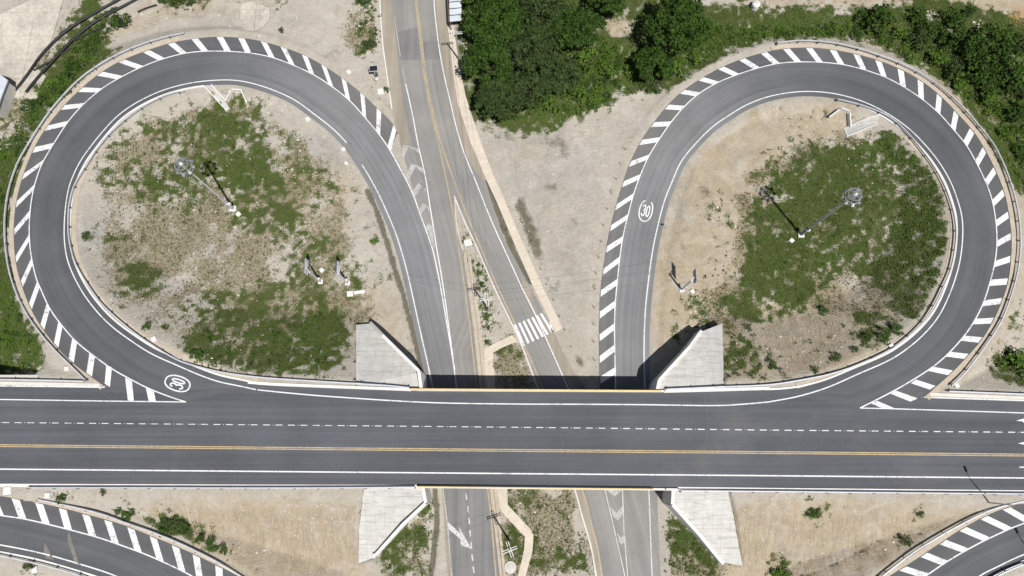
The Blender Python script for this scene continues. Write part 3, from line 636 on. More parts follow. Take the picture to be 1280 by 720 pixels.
# edge lines
wline('edge_line', WLa[:int(len(WLa)*.985)], .20, M['white'], loopL)
wline('edge_line', np.vstack([world(resample([(960,502.5),(925,505.5),(890,507),(800,505.8),(720,505.3),(640,505),(532.5,503),(417.5,496),(360,491.2),(322,487.3)], 4, 5), zD)]), .20, M['white'], main)
wline('edge_line', WLb[:int(np.argmin(np.hypot(CLb[:, 0]-434, CLb[:, 1]-180)))], .20, M['white'], loopL)
wline('edge_line', WLb[int(np.argmin(np.hypot(CLb[:, 0]-452, CLb[:, 1]-206))):], .18, M['white'], loopL)
wline('edge_line', WRa, .20, M['white'], loopR); wline('edge_line', WRb, .20, M['white'], loopR)
for P_, r_ in ((WBLa, rBL), (WBLb, rBL), (WBRa, rBR), (WBRb, rBR)): wline('edge_line', P_, .20, M['white'], r_)
line('edge_line', [(-900,494),(0,499.3),(130,501.3),(232.5,502.5)], zD, .18, M['white'], main, 0)
line('edge_line', [(1075,510),(1112,510.8),(1280,516.2),(2200,546)], zD, .18, M['white'], main, 0)
line('edge_line', [(-900,583),(0,586.4),(320,589.2),(640,592),(960,594.6),(1280,597.5),(2200,605)], zD, .22, M['white'], main, 0)
line('kerb_line', [(-900,478.5),(0,482.3),(131,484)], zD, .22, M['white'], main, 0)
line('kerb_line', [(1155,496.6),(1280,500.7),(2200,531)], zD, .22, M['white'], main, 0)
for dy in (-1.15, 1.15):
    line('centre_line', [(-900,552+dy),(0,557+dy),(320,560+dy),(640,563+dy),(960,565.6+dy),(1280,568.8+dy),(2200,577+dy)], zD, .15, M['yellow'], main, 0)
line('centre_strip', [(-900,552),(0,557),(320,560),(640,563),(960,565.6),(1280,568.8),(2200,577)], zD, .10, M['trackdust'], main, 0, .018)
mb = MB()
def dashy(x): return np.interp(x, [0, 320, 640, 960, 1280], [528.1, 531, 534, 537.6, 540.4])
x = -400.5
while x < 1700:
    P_ = world(np.array([(x, dashy(min(max(x, 0), 1280))), (x+8.6, dashy(min(max(x+8.6, 0), 1280)))]), zD)
    ribbon(mb, P_, .12 if x < 750 else .15, .024); x += 15.52
up(mb); mb.build('lane_dashes', M['white'], main)
mb = MB(); x = -11.7+6
while x < 1290:
    P_ = world(np.array([(x+5.5, dashy(x)), (x+6.3, dashy(x))]), zD); ribbon(mb, P_, .12, .05); x += 31.04
up(mb); mb.build('road_stud', M['white'], main)
# arrows entering at the right edge
mb = MB()
quad(mb, [(1270,525.8),(1277,524),(1280,523),(1290,522),(1290,530),(1280,528.5),(1278,526.8)], zD)
quad(mb, [(1272,554.2),(1281,552.3),(1292,551),(1292,557),(1281,556)], zD)
up(mb); mb.build('lane_arrow', M['white'], main)
line('lane_dash', [(1274,584),(1290,584)], zD, .2, M['white'], main, 0)
# hatch stripes
SL = [((302,47.3),(310.5,66)),((274,46.3),(285,64)),((242.5,48.5),(257,64)),((213,54),(229,67)),((182,63.5),(202,73.5)),((152.5,76.5),(175,84)),((125,93),(150,97)),((99.5,112.5),(125,113)),((77.5,135),(103,132)),((57,160),(83,154)),((41,187.5),(64.5,181.5)),((28,221.5),(53.5,203)),((20.5,256),(42.5,234)),((18,290),(37,266)),((21,325),(35.5,297)),((28.5,354.5),(40,327)),((39,383),(47.5,356)),((54,408),(60,382)),((71,431),(75,405)),((90.5,450.5),(93.5,425)),((112.5,467.5),(114.5,444)),((329,52),(339,72)),((355,59),(364.5,81)),((381,69),(389.5,92.5)),((405.5,82),(413,107.5)),((430,99),(435,125)),((453,118.5),(455,145.5)),((474.5,137),(472.5,166)),((493,159),(486,187))]
SR = [((750.5,475),(768.5,463)),((749.5,449.5),(768,434.5)),((749.5,422.5),(768,407.5)),((750.5,395),(768,380)),((752,367.5),(770,352)),((754,340),(774,325)),((757.5,312.5),(778,299)),((762.5,286),(784.5,272)),((769,259),(792,245.5)),((777.5,231),(800.5,221)),((787.5,205),(810.5,197)),((801,179),(824,174)),((815,155),(836,154)),((834,134),(854,135)),((852.5,115),(872.5,119)),((876,99),(895,104.5)),((901,85),(920,94)),((927.5,74),(945,84.5)),((954.5,66),(971,79)),((982.5,61),(997,77.5)),((1011,60),(1024.5,78)),((1041,62.5),(1051.5,81)),((1070,68),(1079,86)),((1098,76),(1105,95.5)),((1126,87.5),(1129,107.5)),((1151,101),(1152,123)),((1174.5,120),(1172.5,140)),((1196,141),(1192,160)),((1215.5,162.5),(1209,178)),((1231,187.5),(1222,204)),((1244.5,212.5),(1233,229)),((1254.5,240),(1242,254)),((1261,267.5),(1245.5,279.5)),((1264,295.5),(1246,305)),((1263,324),(1244,330)),((1259,351),(1238,354.5)),((1251,376),(1229,379)),((1240.5,401),(1217.5,402)),((1226,425.5),(1202.5,423)),((1209,446),(1184,442.5)),((1189,466),(1163,460.5))]
def stripes(mb, lst, Cp, Cw, Ap, Aw, hw=.64):
    kc, ka = kd2(Cp), kd2(Ap)
    for o_, i_ in lst:
        q = []
        for kk, Wd, pt, sg in ((kc, Cw, o_, 1), (ka, Aw, i_, -1)):
            j = kk.find((pt[0], pt[1], 0))[1]; j = min(max(j, 2), len(Wd)-3); t_ = Wd[j+2]-Wd[j-2]; t_ /= np.hypot(*t_[:2])
            q += [Wd[j]+t_*hw*sg, Wd[j]-t_*hw*sg]
        inn = .12                                         # stop just short of the pavement edge
        q = [Vector(p) for p in q]; d = ((q[2]+q[3])/2-(q[0]+q[1])/2).normalized()*inn; q[0] += d; q[1] += d
        mb.poly([p+Vector((0, 0, .036)) for p in q])
def flip_check(mb):
    # stripes joined crosswise would self-intersect: swap the ends where that happens
    for i, f in enumerate(mb.f):
        a, b_, c_, d_ = [Vector(mb.v[k]) for k in f]
        if (b_-a).dot(c_-d_) < 0: mb.f[i] = (f[0], f[1], f[3], f[2])
mb = MB(); stripes(mb, SL, CLc, WLc, CLa, WLa); flip_check(mb)
quad(mb, [(131,479.5),(137.5,484),(140,459.5),(133,456)], zD, .03); quad(mb, [(160,500.6),(167.5,501),(165,476.5),(156.5,472)], zD, .03); quad(mb, [(186,501.3),(195,501.6),(192.5,489.5),(182.5,485)], zD, .03)
up(mb); mb.build('hatch_stripes', M['white'], loopL)
mb = MB(); stripes(mb, SR, CRc, WRc, CRa, WRa); flip_check(mb)
quad(mb, [(1145,474.5),(1169.5,482.5),(1162,487),(1138.5,479)], zD, .03); quad(mb, [(1120,488.5),(1147,498),(1138,502),(1113,492)], zD, .03); quad(mb, [(1096,501),(1117.5,510),(1103,510.3),(1088,504)], zD, .03)
up(mb); mb.build('hatch_stripes', M['white'], loopR)
SBL = [((-10,619),(0,645)),((19.5,624),(29,648)),((49,630.5),(57.5,654.5)),((78,636),(86,662)),((107,644),(115.5,670.5)),((135,652),(144,679.5)),((163,661),(172,690)),((191,671),(200,702)),((219,682.5),(227.5,714.5)),((245,696),(251,725)),((272.5,710),(277,739)),((-40,615),(-30,639)),((300,724),(302,758))]
SBR = [((1127,710.5),(1156,718.5)),((1152.5,692.5),(1181,702.5)),((1177.5,677.5),(1207,687.5)),((1204,663),(1234,674.5)),((1230.5,650),(1260,661)),((1257.5,636),(1285,651)),((1290,628),(1318,642)),((1102,728),(1130,737)),((1078,745),(1104,757))]
mb = MB(); stripes(mb, SBL, BLc, WBLc, BLa, WBLa, .66); flip_check(mb); up(mb); mb.build('hatch_stripes', M['white'], rBL)
mb = MB(); stripes(mb, SBR, BRc, WBRc, BRa, WBRa, .66); flip_check(mb); up(mb); mb.build('hatch_stripes', M['white'], rBR)
flatpoly('dust_trail', [(42,668),(50,668),(68,700),(58,698)], M['trackdust'], 5.95+.02, rBL); flatpoly('dust_trail', [(80,663),(86,664),(100,706),(93,702)], M['trackdust'], 5.78+.02, rBL)
for P_ in ([(417,496),(419,503),(416,512)], [(561,490.5),(557,500),(549,508),(547,511)], [(256,486),(262,500),(269,520)], [(1228,505),(1224,511),(1216,515)], [(1236,502),(1230,508)], [(362,560),(366,570),(364,584)], [(880,495),(884,520),(883,552)], [(700,532),(704,560)], [(140,545),(146,556)]):
    line('sealed_crack', P_, zD, .09, M['hatch'] if P_[0][1] > 540 else M['steeldark'], main, 2, .016)
# speed roundels
def strokes(mb, c, upv, rt, pts, wd, dz):
    P = np.array([[*(c+rt*p[0]+upv*p[1])] for p in pts]); ribbon(mb, P, wd, dz)
def ringpts(a, b_, cx=0, cy=0, n=40, t0=0, t1=2*PI): return [(cx+a*math.cos(t0+(t1-t0)*k/n), cy+b_*math.sin(t0+(t1-t0)*k/n)) for k in range(n+1)]
def roundel(cpx, toppx, zf, parent, hl, hw):
    z = zf(*cpx); c = unv(*cpx, z); tp = unv(*toppx, z); upv = (tp-c).normalized(); rt = Vector((upv.y, -upv.x, 0))
    mb = MB(); pts = []
    for k in range(49):
        a = 2*PI*k/48; ca, sa = math.cos(a), math.sin(a)
        pts.append((hw*math.copysign(abs(ca)**.8, ca), hl*math.copysign(abs(sa)**.95, sa)))
    strokes(mb, c, upv, rt, pts, .24, .036)
    g = hl*.52
    strokes(mb, c, upv, rt, ringpts(hw*.22, g, hw*.33, 0), .24, .036)
    top = ringpts(hw*.23, g*.47, -hw*.36, g*.50, 14, PI*.95, -PI*.5); bot = ringpts(hw*.25, g*.52, -hw*.36, -g*.47, 14, PI*.5, -PI*.95)
    strokes(mb, c, upv, rt, top, .24, .038); strokes(mb, c, upv, rt, bot, .24, .042); up(mb)
    o = mb.build('speed_roundel', M['white'], parent); o['label'] = 'white oval on the asphalt with the number 30 inside'
roundel((222, 479.3), (205.5, 474), zL, loopL, 2.2, 1.22); roundel((807.3, 263.5), (811, 248), zR, loopR, 2.15, 1.22)

# lower road markings
line('edge_line', [(492.5,19),(500.5,70)], z0, .14, M['faded'], lowW, 0); line('edge_line', [(503,85),(507,105)], z0, .12, M['faded'], lowW, 0)
line('edge_line', [(507,105),(510,117.5),(516,145),(522.5,180),(531,217.5),(537.5,257.5),(545,305),(554,358),(566.5,449)], z0, .20, M['white'], lowW, 3)
line('edge_line', [(542,-60),(542.5,0),(546,37.5),(551,72.5),(560,115),(576,179),(595,227.5),(615,277.5),(640,332.5),(652.5,360),(670,395),(710,485),(725,520)], z0, .20, M['white'], lowE, 3)
line('yellow_line', [(515,-60),(519,0),(526,55),(530,92.5),(537.5,132.5),(548.5,180),(560,235),(569,280),(575,320),(580.5,357),(587.5,410),(594,467.5),(602,540),(609.5,611),(614,647.5),(620,720),(628,790)], z0, .20, M['oldyellow'], lowW, 3)
line('yellow_line', [(517,-60),(521,0),(528,55),(532,92.5),(539.5,132.5),(551.5,180),(570,232.5),(585,272.5),(600,307.5),(622.5,359.5),(640,397),(655,432.5),(672.5,470),(700,540),(727.5,611),(740,657.5),(747.5,687.5),(752.5,720),(766,790)], z0, .20, M['oldyellow'], lowE, 3)
line('edge_line', [(526,420),(536,463),(543,540),(553.5,611),(559,652),(565,720),(572,790)], z0, .16, M['faded'], lowW, 2, .03)
mb = MB()
for a, b_ in (((567.5,455),(568.5,463)),((569,470),(570,478)),((582.5,617),(583.5,625)),((584.5,632.5),(585.3,640.5)),((586,647.5),(587,655)),((587.3,662.5),(588,670.5)),((588.6,677.5),(589.6,686)),((589.8,693),(591,701)),((591.4,708),(592.6,716)),((593,723),(594,731))):
    ribbon(mb, world(np.array([a, b_], float), z0), .22, .03)
up(mb); mb.build('lane_dashes', M['wornwhite'], lowW)
def polym(mb, pts, zf=z0, dz=.03):
    from mathutils.geometry import tessellate_polygon
    P = [Vector((*un(p[0], p[1], zf(*p)), zf(*p)+dz)) for p in pts]
    for tri in tessellate_polygon([P]): mb.poly([P[i] for i in tri])
mb = MB(); polym(mb, [(320+a/4, 540+b_/4) for a, b_ in [(955,445),(1020,505),(1015,472),(1078,585),(1025,566),(1022,535),(965,487)]]); up(mb)
o = mb.build('merge_arrow', M['wornwhite'], lowW); o['label'] = 'white slanted merge arrow pointing down and right'
mb = MB()
s6 = lambda L_: [(320+x_/4, 180+y_/4) for x_, y_ in L_]; s15 = lambda L_: [(640+x_/4, 540+y_/4) for x_, y_ in L_]
for q in ([(662,30),(678,52),(690,5),(676,-20)], [(705,105),(718,120),(762,14),(736,4)], [(740,4),(762,14),(818,46),(812,24)], [(745,165),(758,190),(800,112),(776,100)], [(776,100),(800,112),(838,152),(834,122),(815,110)],
          [(782,242),(795,266),(832,204),(814,192)], [(814,192),(832,204),(851,246),(848,226)], [(815,325),(826,352),(852,312),(834,297)], [(834,297),(852,312),(869,342),(864,314)], [(850,412),(864,398),(882,412),(894,530),(872,470)]): polym(mb, s6(q), dz=.035)
up(mb); o = mb.build('chevron_marking', M['faded'], lowW); o['label'] = 'faded white chevrons pointing up the merge'
mb = MB()
for q in ([(468,288),(515,322),(552,288)], [(488,372),(522,403),(554,368),(554,412),(530,441),(505,420)], [(524,504),(545,526),(563,506),(561,550),(548,563),(534,548)]): polym(mb, s15(q), dz=.035)
up(mb); o = mb.build('chevron_marking', M['faded'], lowE); o['label'] = 'faded white chevrons on the split under the bridge'
line('gore_line', [(752,595),(756,612),(764,645),(781,719.5),(795,790)], z0, .18, M['wornwhite'], lowE, 0)
line('gore_line', [(777,595),(778,611),(780,665),(784.5,719.5),(792,790)], z0, .18, M['wornwhite'], lowE, 0)
line('edge_line', [(809,540),(811,611),(815,720),(819,790)], z0, .2, M['wornwhite'], lowE, 0)
mb = MB()
for i in range(7):
    t0 = (642+5.45*i, 406.5-2.35*i); b0 = (653.5+5.9*i, 432.5-2.75*i)
    ux = 2.9; polym(mb, [t0, (t0[0]+ux, t0[1]-1.1), (b0[0]+ux, b0[1]-1.1), b0])
polym(mb, [(686,402),(688.5,401),(692,415),(690,416)]); up(mb); o = mb.build('crosswalk_stripes', M['white'], lowE)

# ------------------------------------------------------------------ kerbs, medians, pavements
def kerb(name, P, wd, hgt, mat, parent=None, step=0):
    mb = MB(); A = offset(P, wd/2); B = offset(P, -wd/2)
    for i in range(len(P)-1):
        a0, b0, a1, b1 = [Vector(q) for q in (A[i], B[i], A[i+1], B[i+1])]; H = Vector((0, 0, hgt)); G = Vector((0, 0, -.25))
        mb.poly([a0+H, b0+H, b1+H, a1+H]); mb.poly([a0+H, a1+H, a1+G, a0+G]); mb.poly([b1+H, b0+H, b0+G, b1+G])
    up_first = None
    o = mb.build(name, mat, parent); struct(o) if not parent else None; return o
def side(P, cen, d):                                        # offset away from (d>0) a centre
    a = offset(P, abs(d)); b_ = offset(P, -abs(d)); k = len(P)//2
    far = np.hypot(*(a[k, :2]-cen)) > np.hypot(*(b_[k, :2]-cen)); return (a if far else b_) if d > 0 else (b_ if far else a)
kerb('gutter', side(cutc(CLc, WLc, (131,482), (225,51)), cL, .42), .80, .09, M['gutter'], loopL)
kerb('kerb', side(cutc(CLb, WLb, (255,101), (320,486.9)), cL, -1.1), .32, .15, M['wconc'], loopL)
kerb('kerb', side(cutc(CLb, WLb, (120,175), (318,486.9)), cL, -1.75), .9, .03, M['gutter'], loopL)
kerb('gutter', side(cutc(CRc, WRc, (1156,496), (965,63)), cR, .45), .85, .09, M['gutter'], loopR)
i0 = int(np.argmin(np.hypot(CRb[:, 0]-1060, CRb[:, 1]-122))); kerb('kerb', side(WRd[:i0], cR, -.12), .32, .15, M['wconc'], loopR)
kerb('kerb', side(cutc(CRb, WRb, (1000,495), (1140,165)), cR, -1.75), .9, .03, M['gutter'], loopR)
kerb('kerb', world(resample([(310,479.6),(340,482),(400,484.6),(480,487.6),(514,489)], 4, 0), zD, .0)+np.array([0, .25, 0]), .5, .13, M['wconc'])
kerb('kerb', world(resample([(830,490.8),(900,489),(962,487.2)], 4, 0), zD)+np.array([0, .25, 0]), .55, .13, M['wconc'])
kerb('kerb', world(np.array([(-900,475),(0,479),(125,481.4)], float), zD), .55, .12, M['kerb'])
kerb('kerb', world(np.array([(1162,493),(1280,497.5),(2200,528)], float), zD), .55, .12, M['kerb'])
kerb('kerb', world(np.array([(-900,602),(0,606.5),(320,607.6),(522,607.9)], float), zD), .50, .13, M['wconc'])
kerb('kerb', world(np.array([(846,610.3),(960,611.5),(1280,614.5),(2200,623)], float), zD), .45, .13, M['wconc'])
kerb('gutter', offset(WBLc, .45), .8, .08, M['gutter'], rBL); kerb('kerb', offset(WBLb, -1.05), .35, .15, M['wconc'], rBL)
kerb('gutter', offset(WBRc, .45), .8, .08, M['gutter'], rBR); kerb('kerb', offset(WBRb, -1.05), .35, .15, M['wconc'], rBR)
def kpx(name, pts, wd, hgt, mat, parent=None, sm=3): return kerb(name, world(resample(pts, 4, sm), z0), wd, hgt, mat, parent)
kpx('kerb', [(473.5,-60),(475,0),(478,50),(484,95),(490,137)], .2, .14, M['wconc'])
kpx('kerb', [(567.5,245),(582,280),(595,307),(617.5,359),(640,405.5),(652.5,433),(668,474),(700,560),(718,611),(728,647),(739,685),(745,720),(757,790)], .28, .14, M['kerb'])
kpx('kerb', [(568.5,250),(570.5,280),(578,312)], .15, .12, M['kerb'])
def slab(name, pts, hgt, mat, z=0.0):
    P = [Vector((*un(p[0], p[1], z+hgt), z+hgt)) for p in pts]; mb = MB(); mb.prism(P, z-.3); up0 = mb; return struct(mb.build(name, mat))
def median_strip(Lp, Rp):
    mb = MB(); n = len(Lp)
    L_ = world(np.array(Lp, float), lambda a, b_: .16); R_ = world(np.array(Rp, float), lambda a, b_: .16)
    for i in range(n-1):
        l0, l1, r0, r1 = [Vector(q) for q in (L_[i], L_[i+1], R_[i], R_[i+1])]
        for a, b_, zz in ((0, .44, 0), (.44, .56, -.22), (.56, 1, 0)):
            p = [l0.lerp(r0, a), l0.lerp(r0, b_), l1.lerp(r1, b_), l1.lerp(r1, a)]; mb.poly([q+Vector((0, 0, zz)) for q in p])
        for q0, q1 in ((l0, l1), (r0, r1)): mb.poly([q0, q1, q1-Vector((0, 0, .5)), q0-Vector((0, 0, .5))])
    mb.poly([Vector(L_[0]), Vector(R_[0]), Vector(R_[0])-Vector((0, 0, .5)), Vector(L_[0])-Vector((0, 0, .5))])
    struct(mb.build('median_kerb', M['gutter']))
median_strip([(580,314),(579.5,322),(585,360),(591.5,410),(598,470),(606,540),(612,611),(625,722),(633,790)], [(586,312),(588.5,322),(594,360),(602,410),(607,470),(615,540),(621.5,611),(632.5,722),(641,790)])
slab('concrete_pad', [(579.5,300.5),(588,298.5),(591,306),(581,308)], .3, M['wconc'])
WH = [.13]
def walkway(pl, pr_, seg=2.1):
    WH[0] += .008; hgt = WH[0]
    mb = MB(); A = frac(world(np.array(pl, float), lambda a, b_: hgt), 240); B = frac(world(np.array(pr_, float), lambda a, b_: hgt), 240)
    Ln = np.hypot(*np.diff((A+B)[:, :2]/2, axis=0).T).sum(); n = max(1, int(round(Ln/seg))); A = frac(A, n*4+1); B = frac(B, n*4+1)
    for k in range(n):
        for q in range(4):
            i = k*4+q; f0 = .12 if q == 0 else 0; f1 = .88 if q == 3 else 1
            a0, a1 = Vector(A[i]), Vector(A[i+1]); b0, b1 = Vector(B[i]), Vector(B[i+1])
            P = [a0.lerp(a1, f0), b0.lerp(b1, f0), b0.lerp(b1, f1), a0.lerp(a1, f1)]
            mb.poly([P[3], P[2], P[1], P[0]]); 
            for u_, v_ in ((0, 1), (1, 2), (2, 3), (3, 0)): mb.poly([P[u_], P[v_], P[v_]-Vector((0, 0, .3)), P[u_]-Vector((0, 0, .3))])
        j = Vector((0, 0, -.03)); i = k*4; mb.poly([Vector(A[i])+j, Vector(B[i])+j, Vector(B[i+4])+j, Vector(A[i+4])+j], mi=1)
    return struct(mb.build('pavement', [M['walk'], M['kerb']]))
walkway([(557,-40),(558,20),(566,87.5),(572,130),(588,178),(607.5,224),(621,252.5),(640,298),(667,360),(694,415)], [(564,-40),(565,20),(574,80),(582,120),(601,178),(619,224),(629,246),(651,298),(679,360),(703,410)])
walkway([(605,437),(605.5,452),(606.5,472),(613,540),(621.5,612),(625,637)], [(616,432),(616.8,452),(618,472),(626,540),(633.5,612),(635,631)])
walkway([(605,436),(622,427),(640,419)], [(616,441),(631,432.5),(647,427)])
walkway([(625,637),(638,652),(654,668),(656.5,671)], [(635,631),(650,648),(664,662),(667,668)])
walkway([(656,671),(655,690),(649,712),(644,735),(640,760)], [(667,668),(665.5,690),(659,712),(654,735),(650,760)])

# ------------------------------------------------------------------ bridge
br = empty('bridge', unv(675, 548, 0), 'straight concrete road overpass with thin yellow rails crossing the lower roads', 'bridge')
bo = br.location
XA, XB = 519, 838                                            # picture x of the two abutments at deck level
N0, N1 = unv(521, 488, 6.6), unv(830, 489.8, 6.6); S0, S1 = unv(525, 607.5, 6.6), unv(845, 610.3, 6.6)
mb = MB(); top = [N0, N1, S1, S0]; top = [Vector((p.x, p.y, DZ-.03)) for p in top]; mb.prism(top, DZ-.35); mb.build('deck', M['conc'], br, off=bo)
mb = MB()
for k in range(9):
    f = (k+.5)/9; a = N0.lerp(S0, f); b_ = N1.lerp(S1, f); a.z = b_.z = DZ-.95; mb.bar(a, b_, .55, 1.15)
mb.build('girders', M['conc'], br, off=bo)
def abut(a, b_, th_):
    mb = MB(); mid = (a+b_)/2; d = (b_-a); L_ = d.length; mb.box((mid.x, mid.y, 2.4), (th_, L_, 5.6), rz=math.atan2(d.y, d.x)-PI/2); return mb
abut(Vector((N0.x-.4, N0.y, 0)), Vector((S0.x-.4, S0.y, 0)), .8).build('abutment', M['conc'], br, off=bo)
abut(Vector((N1.x+.4, N1.y, 0)), Vector((S1.x+.4, S1.y, 0)), .8).build('abutment', M['conc'], br, off=bo)
for nm_s, a, b_, sgn in (('north', unv(514, 487.6, DZ), unv(831, 489.9, DZ), 1), ('south', unv(523, 607.6, DZ), unv(848, 610.9, DZ), -1)):
    yo = .10*sgn
    mb = MB(); A = a+Vector((0, yo, .18)); B = b_+Vector((0, yo, .18)); mb.bar(A, B, .34, .5); par = mb.build('parapet', M['wconc'], br, off=bo)
    e = B if nm_s == 'north' else B.lerp(A, .32)
    mb = MB(); mb.bar(A+Vector((0, -.02*sgn, .62)), B.lerp(A, .1 if nm_s == 'south' else .02)+Vector((0, -.02*sgn, .62)), .17 if nm_s == 'south' else .26, .16); mb.build('yellow_rail', M['yrail'], br, off=bo)
    mb = MB(); mb.box((0, 0, 0), (.16, .2, .36)); q = mb.build('rail_post', M['yrail'], br); n = 20; q.location = A+Vector((0, 0, .4))-bo
    for k in range(1, n+1): p = A.lerp(B, k/n); q2 = q.copy(); COL.objects.link(q2); q2.parent = br; q2.location = p+Vector((0, 0, .40))-bo
# wing walls and their paved slopes
desc = {'nw': ('upper left', [1, 2, 3, 4]), 'ne': ('upper right', [0, 1, 2, 3]), 'sw': ('lower left', [0, 1, 2, 3, 4]), 'se': ('lower right', [0, 1, 2, 3, 4])}
from mathutils.geometry import tessellate_polygon
def slopemat():
    m, t, b = newmat('paved_slope_concrete'); oc = objc(t)
    n1 = noise(t, oc, .7, 6, .65); n2 = noise(t, mapping(t, oc, (.25, 2.2, 1)), 1, 5, .6, .6); n3 = noise(t, oc, 7, 3, .7)
    c = mixc(t, mr(t, n1, .35, .7), (.54, .53, .50), (.43, .42, .40)); c = mixc(t, mr(t, n2, .53, .60, 0, .55), c, (.33, .32, .30)); c = mixc(t, mr(t, n3, .5, .7, 0, .3), c, (.62, .6, .57))
    br_ = N(t, 'ShaderNodeTexBrick'); br_.inputs['Scale'].default_value = 1; br_.inputs['Brick Width'].default_value = 1.6; br_.inputs['Row Height'].default_value = 1.6
    br_.inputs['Mortar Size'].default_value = .03; br_.offset = 0; t.links.new(oc, br_.inputs['Vector']); br_.inputs['Color1'].default_value = (1, 1, 1, 1); br_.inputs['Color2'].default_value = (1, 1, 1, 1); br_.inputs['Mortar'].default_value = (.55, .55, .55, 1)
    c = mixc(t, .5, c, br_.outputs[0], 'MULTIPLY'); t.links.new(c, b.inputs['Base Color']); b.inputs['Roughness'].default_value = .9; bump(t, b, n3, .3, .05); return m
M['slope'] = slopemat()
for k, (nm_, idx) in desc.items():
    P = APW[k]; c = sum(P, Vector())/len(P)
    e = empty('wing_wall', (c.x, c.y, 0), f'pale concrete wing wall with paved slope at the {nm_} corner of the bridge', 'retaining wall', 'wing walls at the bridge corners')
    off = e.location; mb = MB()
    for tri in tessellate_polygon([P]): mb.poly([P[i] for i in tri])
    up(mb)
    for i in range(len(P)):
        j = (i+1) % len(P); mb.poly([P[i], P[j], Vector((P[j].x, P[j].y, -.5)), Vector((P[i].x, P[i].y, -.5))])
    mb.build('paved_slope', M['slope'], e, off=off)
    mb = MB(); ch = [P[i] for i in idx]
    for a, b_ in zip(ch[:-1], ch[1:]):
        d = (b_-a); d.z = 0; d.normalize(); nrm = Vector((d.y, -d.x, 0))
        if (a+nrm-c).length < (a-nrm-c).length: nrm = -nrm
        q = [a-nrm*.12, b_-nrm*.12+d*.05, b_+nrm*.4+d*.05, a+nrm*.4]
        HH = {'nw': [.8, 3.1, 2.2, .5], 'sw': [.5, .6, .9, .7, .4]}.get(k, [.45]*5); seg_i = ch.index(a)  # upper left wall top raised well above its slope to widen the cast shadow
        tp = [Vector((v.x, v.y, (a.z+HH[seg_i] if i_ in (0, 3) else b_.z+HH[seg_i+1]))) for i_, v in enumerate(q)]
        mb.poly(tp)
        for i_ in range(4):
            j_ = (i_+1) % 4; mb.poly([tp[i_], tp[j_], Vector((tp[j_].x, tp[j_].y, -.5)), Vector((tp[i_].x, tp[i_].y, -.5))])
    mb.build('wall', M['wconc'], e, off=off)
# retaining wall left of the hatched corner
a, b_ = unv(-300, 471.2, 5.5), unv(54, 471, 5.5); e = MB()
mid = (a+b_)/2; e.box((mid.x, mid.y, 3.9), ((b_-a).length, .4, 5.8), rz=math.atan2((b_-a).y, (b_-a).x)); o = e.build('retaining_wall', M['conc'])
tag(o, 'long concrete retaining wall dropping to the green lawn at the left edge', 'retaining wall')
DETAILS = True
# ------------------------------------------------------------------ guardrails
def guardrail(pts, zf, label, sm=4, start=0.0, lat=0.0):
    P = dens(world(resample(pts, 2.5, sm), zf)); P = offset(P, lat) if lat else P
    o0 = Vector(P[len(P)//2]); o0.z = 0; e = empty('guardrail', o0, label, 'guardrail', 'steel guardrails along the roads')
    mb = MB(); prof_ = [(.04, .48), (.13, .54), (.04, .62), (.13, .70), (.06, .80), (-.09, .80), (-.09, .48)]
    Ls = [offset(P[::3], a)+np.array([0, 0, z]) for a, z in prof_]
    for i in range(len(P[::3])-1):
        for j in range(len(prof_)):
            k = (j+1) % len(prof_); mb.poly([Ls[j][i], Ls[k][i], Ls[k][i+1], Ls[j][i+1]])
    mb.build('rail', M['steel'], e, off=o0)
    d = np.r_[0, np.cumsum(np.hypot(*np.diff(P[:, :2], axis=0).T))]; n = int(d[-1]/3.95); pm = None
    G = offset(P, -.17); tt = np.gradient(P[:, :2], axis=0)
    for k in range(n+1):
        i = int(np.searchsorted(d, k*3.95)); i = min(i, len(P)-1); p = Vector(G[i])-o0
        if pm is None:
            mb = MB(); mb.box((0, 0, -.05), (.16, .12, 1.7)); mb.box((0, .12, .62), (.14, .14, .32)); q = mb.build('post', M['steeldark'], e); pm = q.data
        else: q = bpy.data.objects.new('post', pm); COL.objects.link(q); q.parent = e
        q.location = p; q.rotation_euler = (0, 0, math.atan2(tt[i][1], tt[i][0]))
    return e
G1 = [(110,476),(95,461),(72.5,439),(52.5,416),(36,392.5),(23,366),(14,337),(9.5,305),(9,272),(14,237.5),(25,205),(38,182),(60,147.5),(82.5,120),(107.5,96),(140,75),(175,59),(212.5,47.5),(236,43)]
guardrail(G1, zL, 'long curved guardrail on the outer edge of the left loop')
G2 = [(235,115.5),(212.5,119.5),(182.5,134),(160,150),(140,168),(125,186),(110,209),(96,232),(89.5,255),(88,278),(89,300),(95,325),(105,345),(116,362),(130,381),(152.5,402),(175,420),(197.5,435),(217.5,447),(233,454),(275,465),(320,471.5),(365,475),(422.5,478.5),(480,482),(512,485)]
guardrail(G2[::-1], zL, 'long guardrail round the inside of the left loop to the bridge')
guardrail([(-300,472.5),(0,474.8),(108,477)][::-1], zD, 'straight guardrail above the retaining wall at the left edge', 0)
guardrail([(38,609.3),(160,609.3),(320,609.6),(440,609.3),(522,608.6)], zD, 'straight guardrail along the lower side of the highway left of the bridge', 0)
guardrail([(50,624),(102.5,635),(132.5,643),(162.5,654),(190,663.5),(219,675),(246,687.5),(272.5,701),(297.5,716),(335,740)], zBL, 'guardrail on the outer edge of the bottom left ramp', 4)
guardrail([(-120,670),(-40,684),(0,693),(55,705),(107,720),(160,742)][::-1], zBL, 'guardrail on the inner edge of the bottom left ramp', 4)
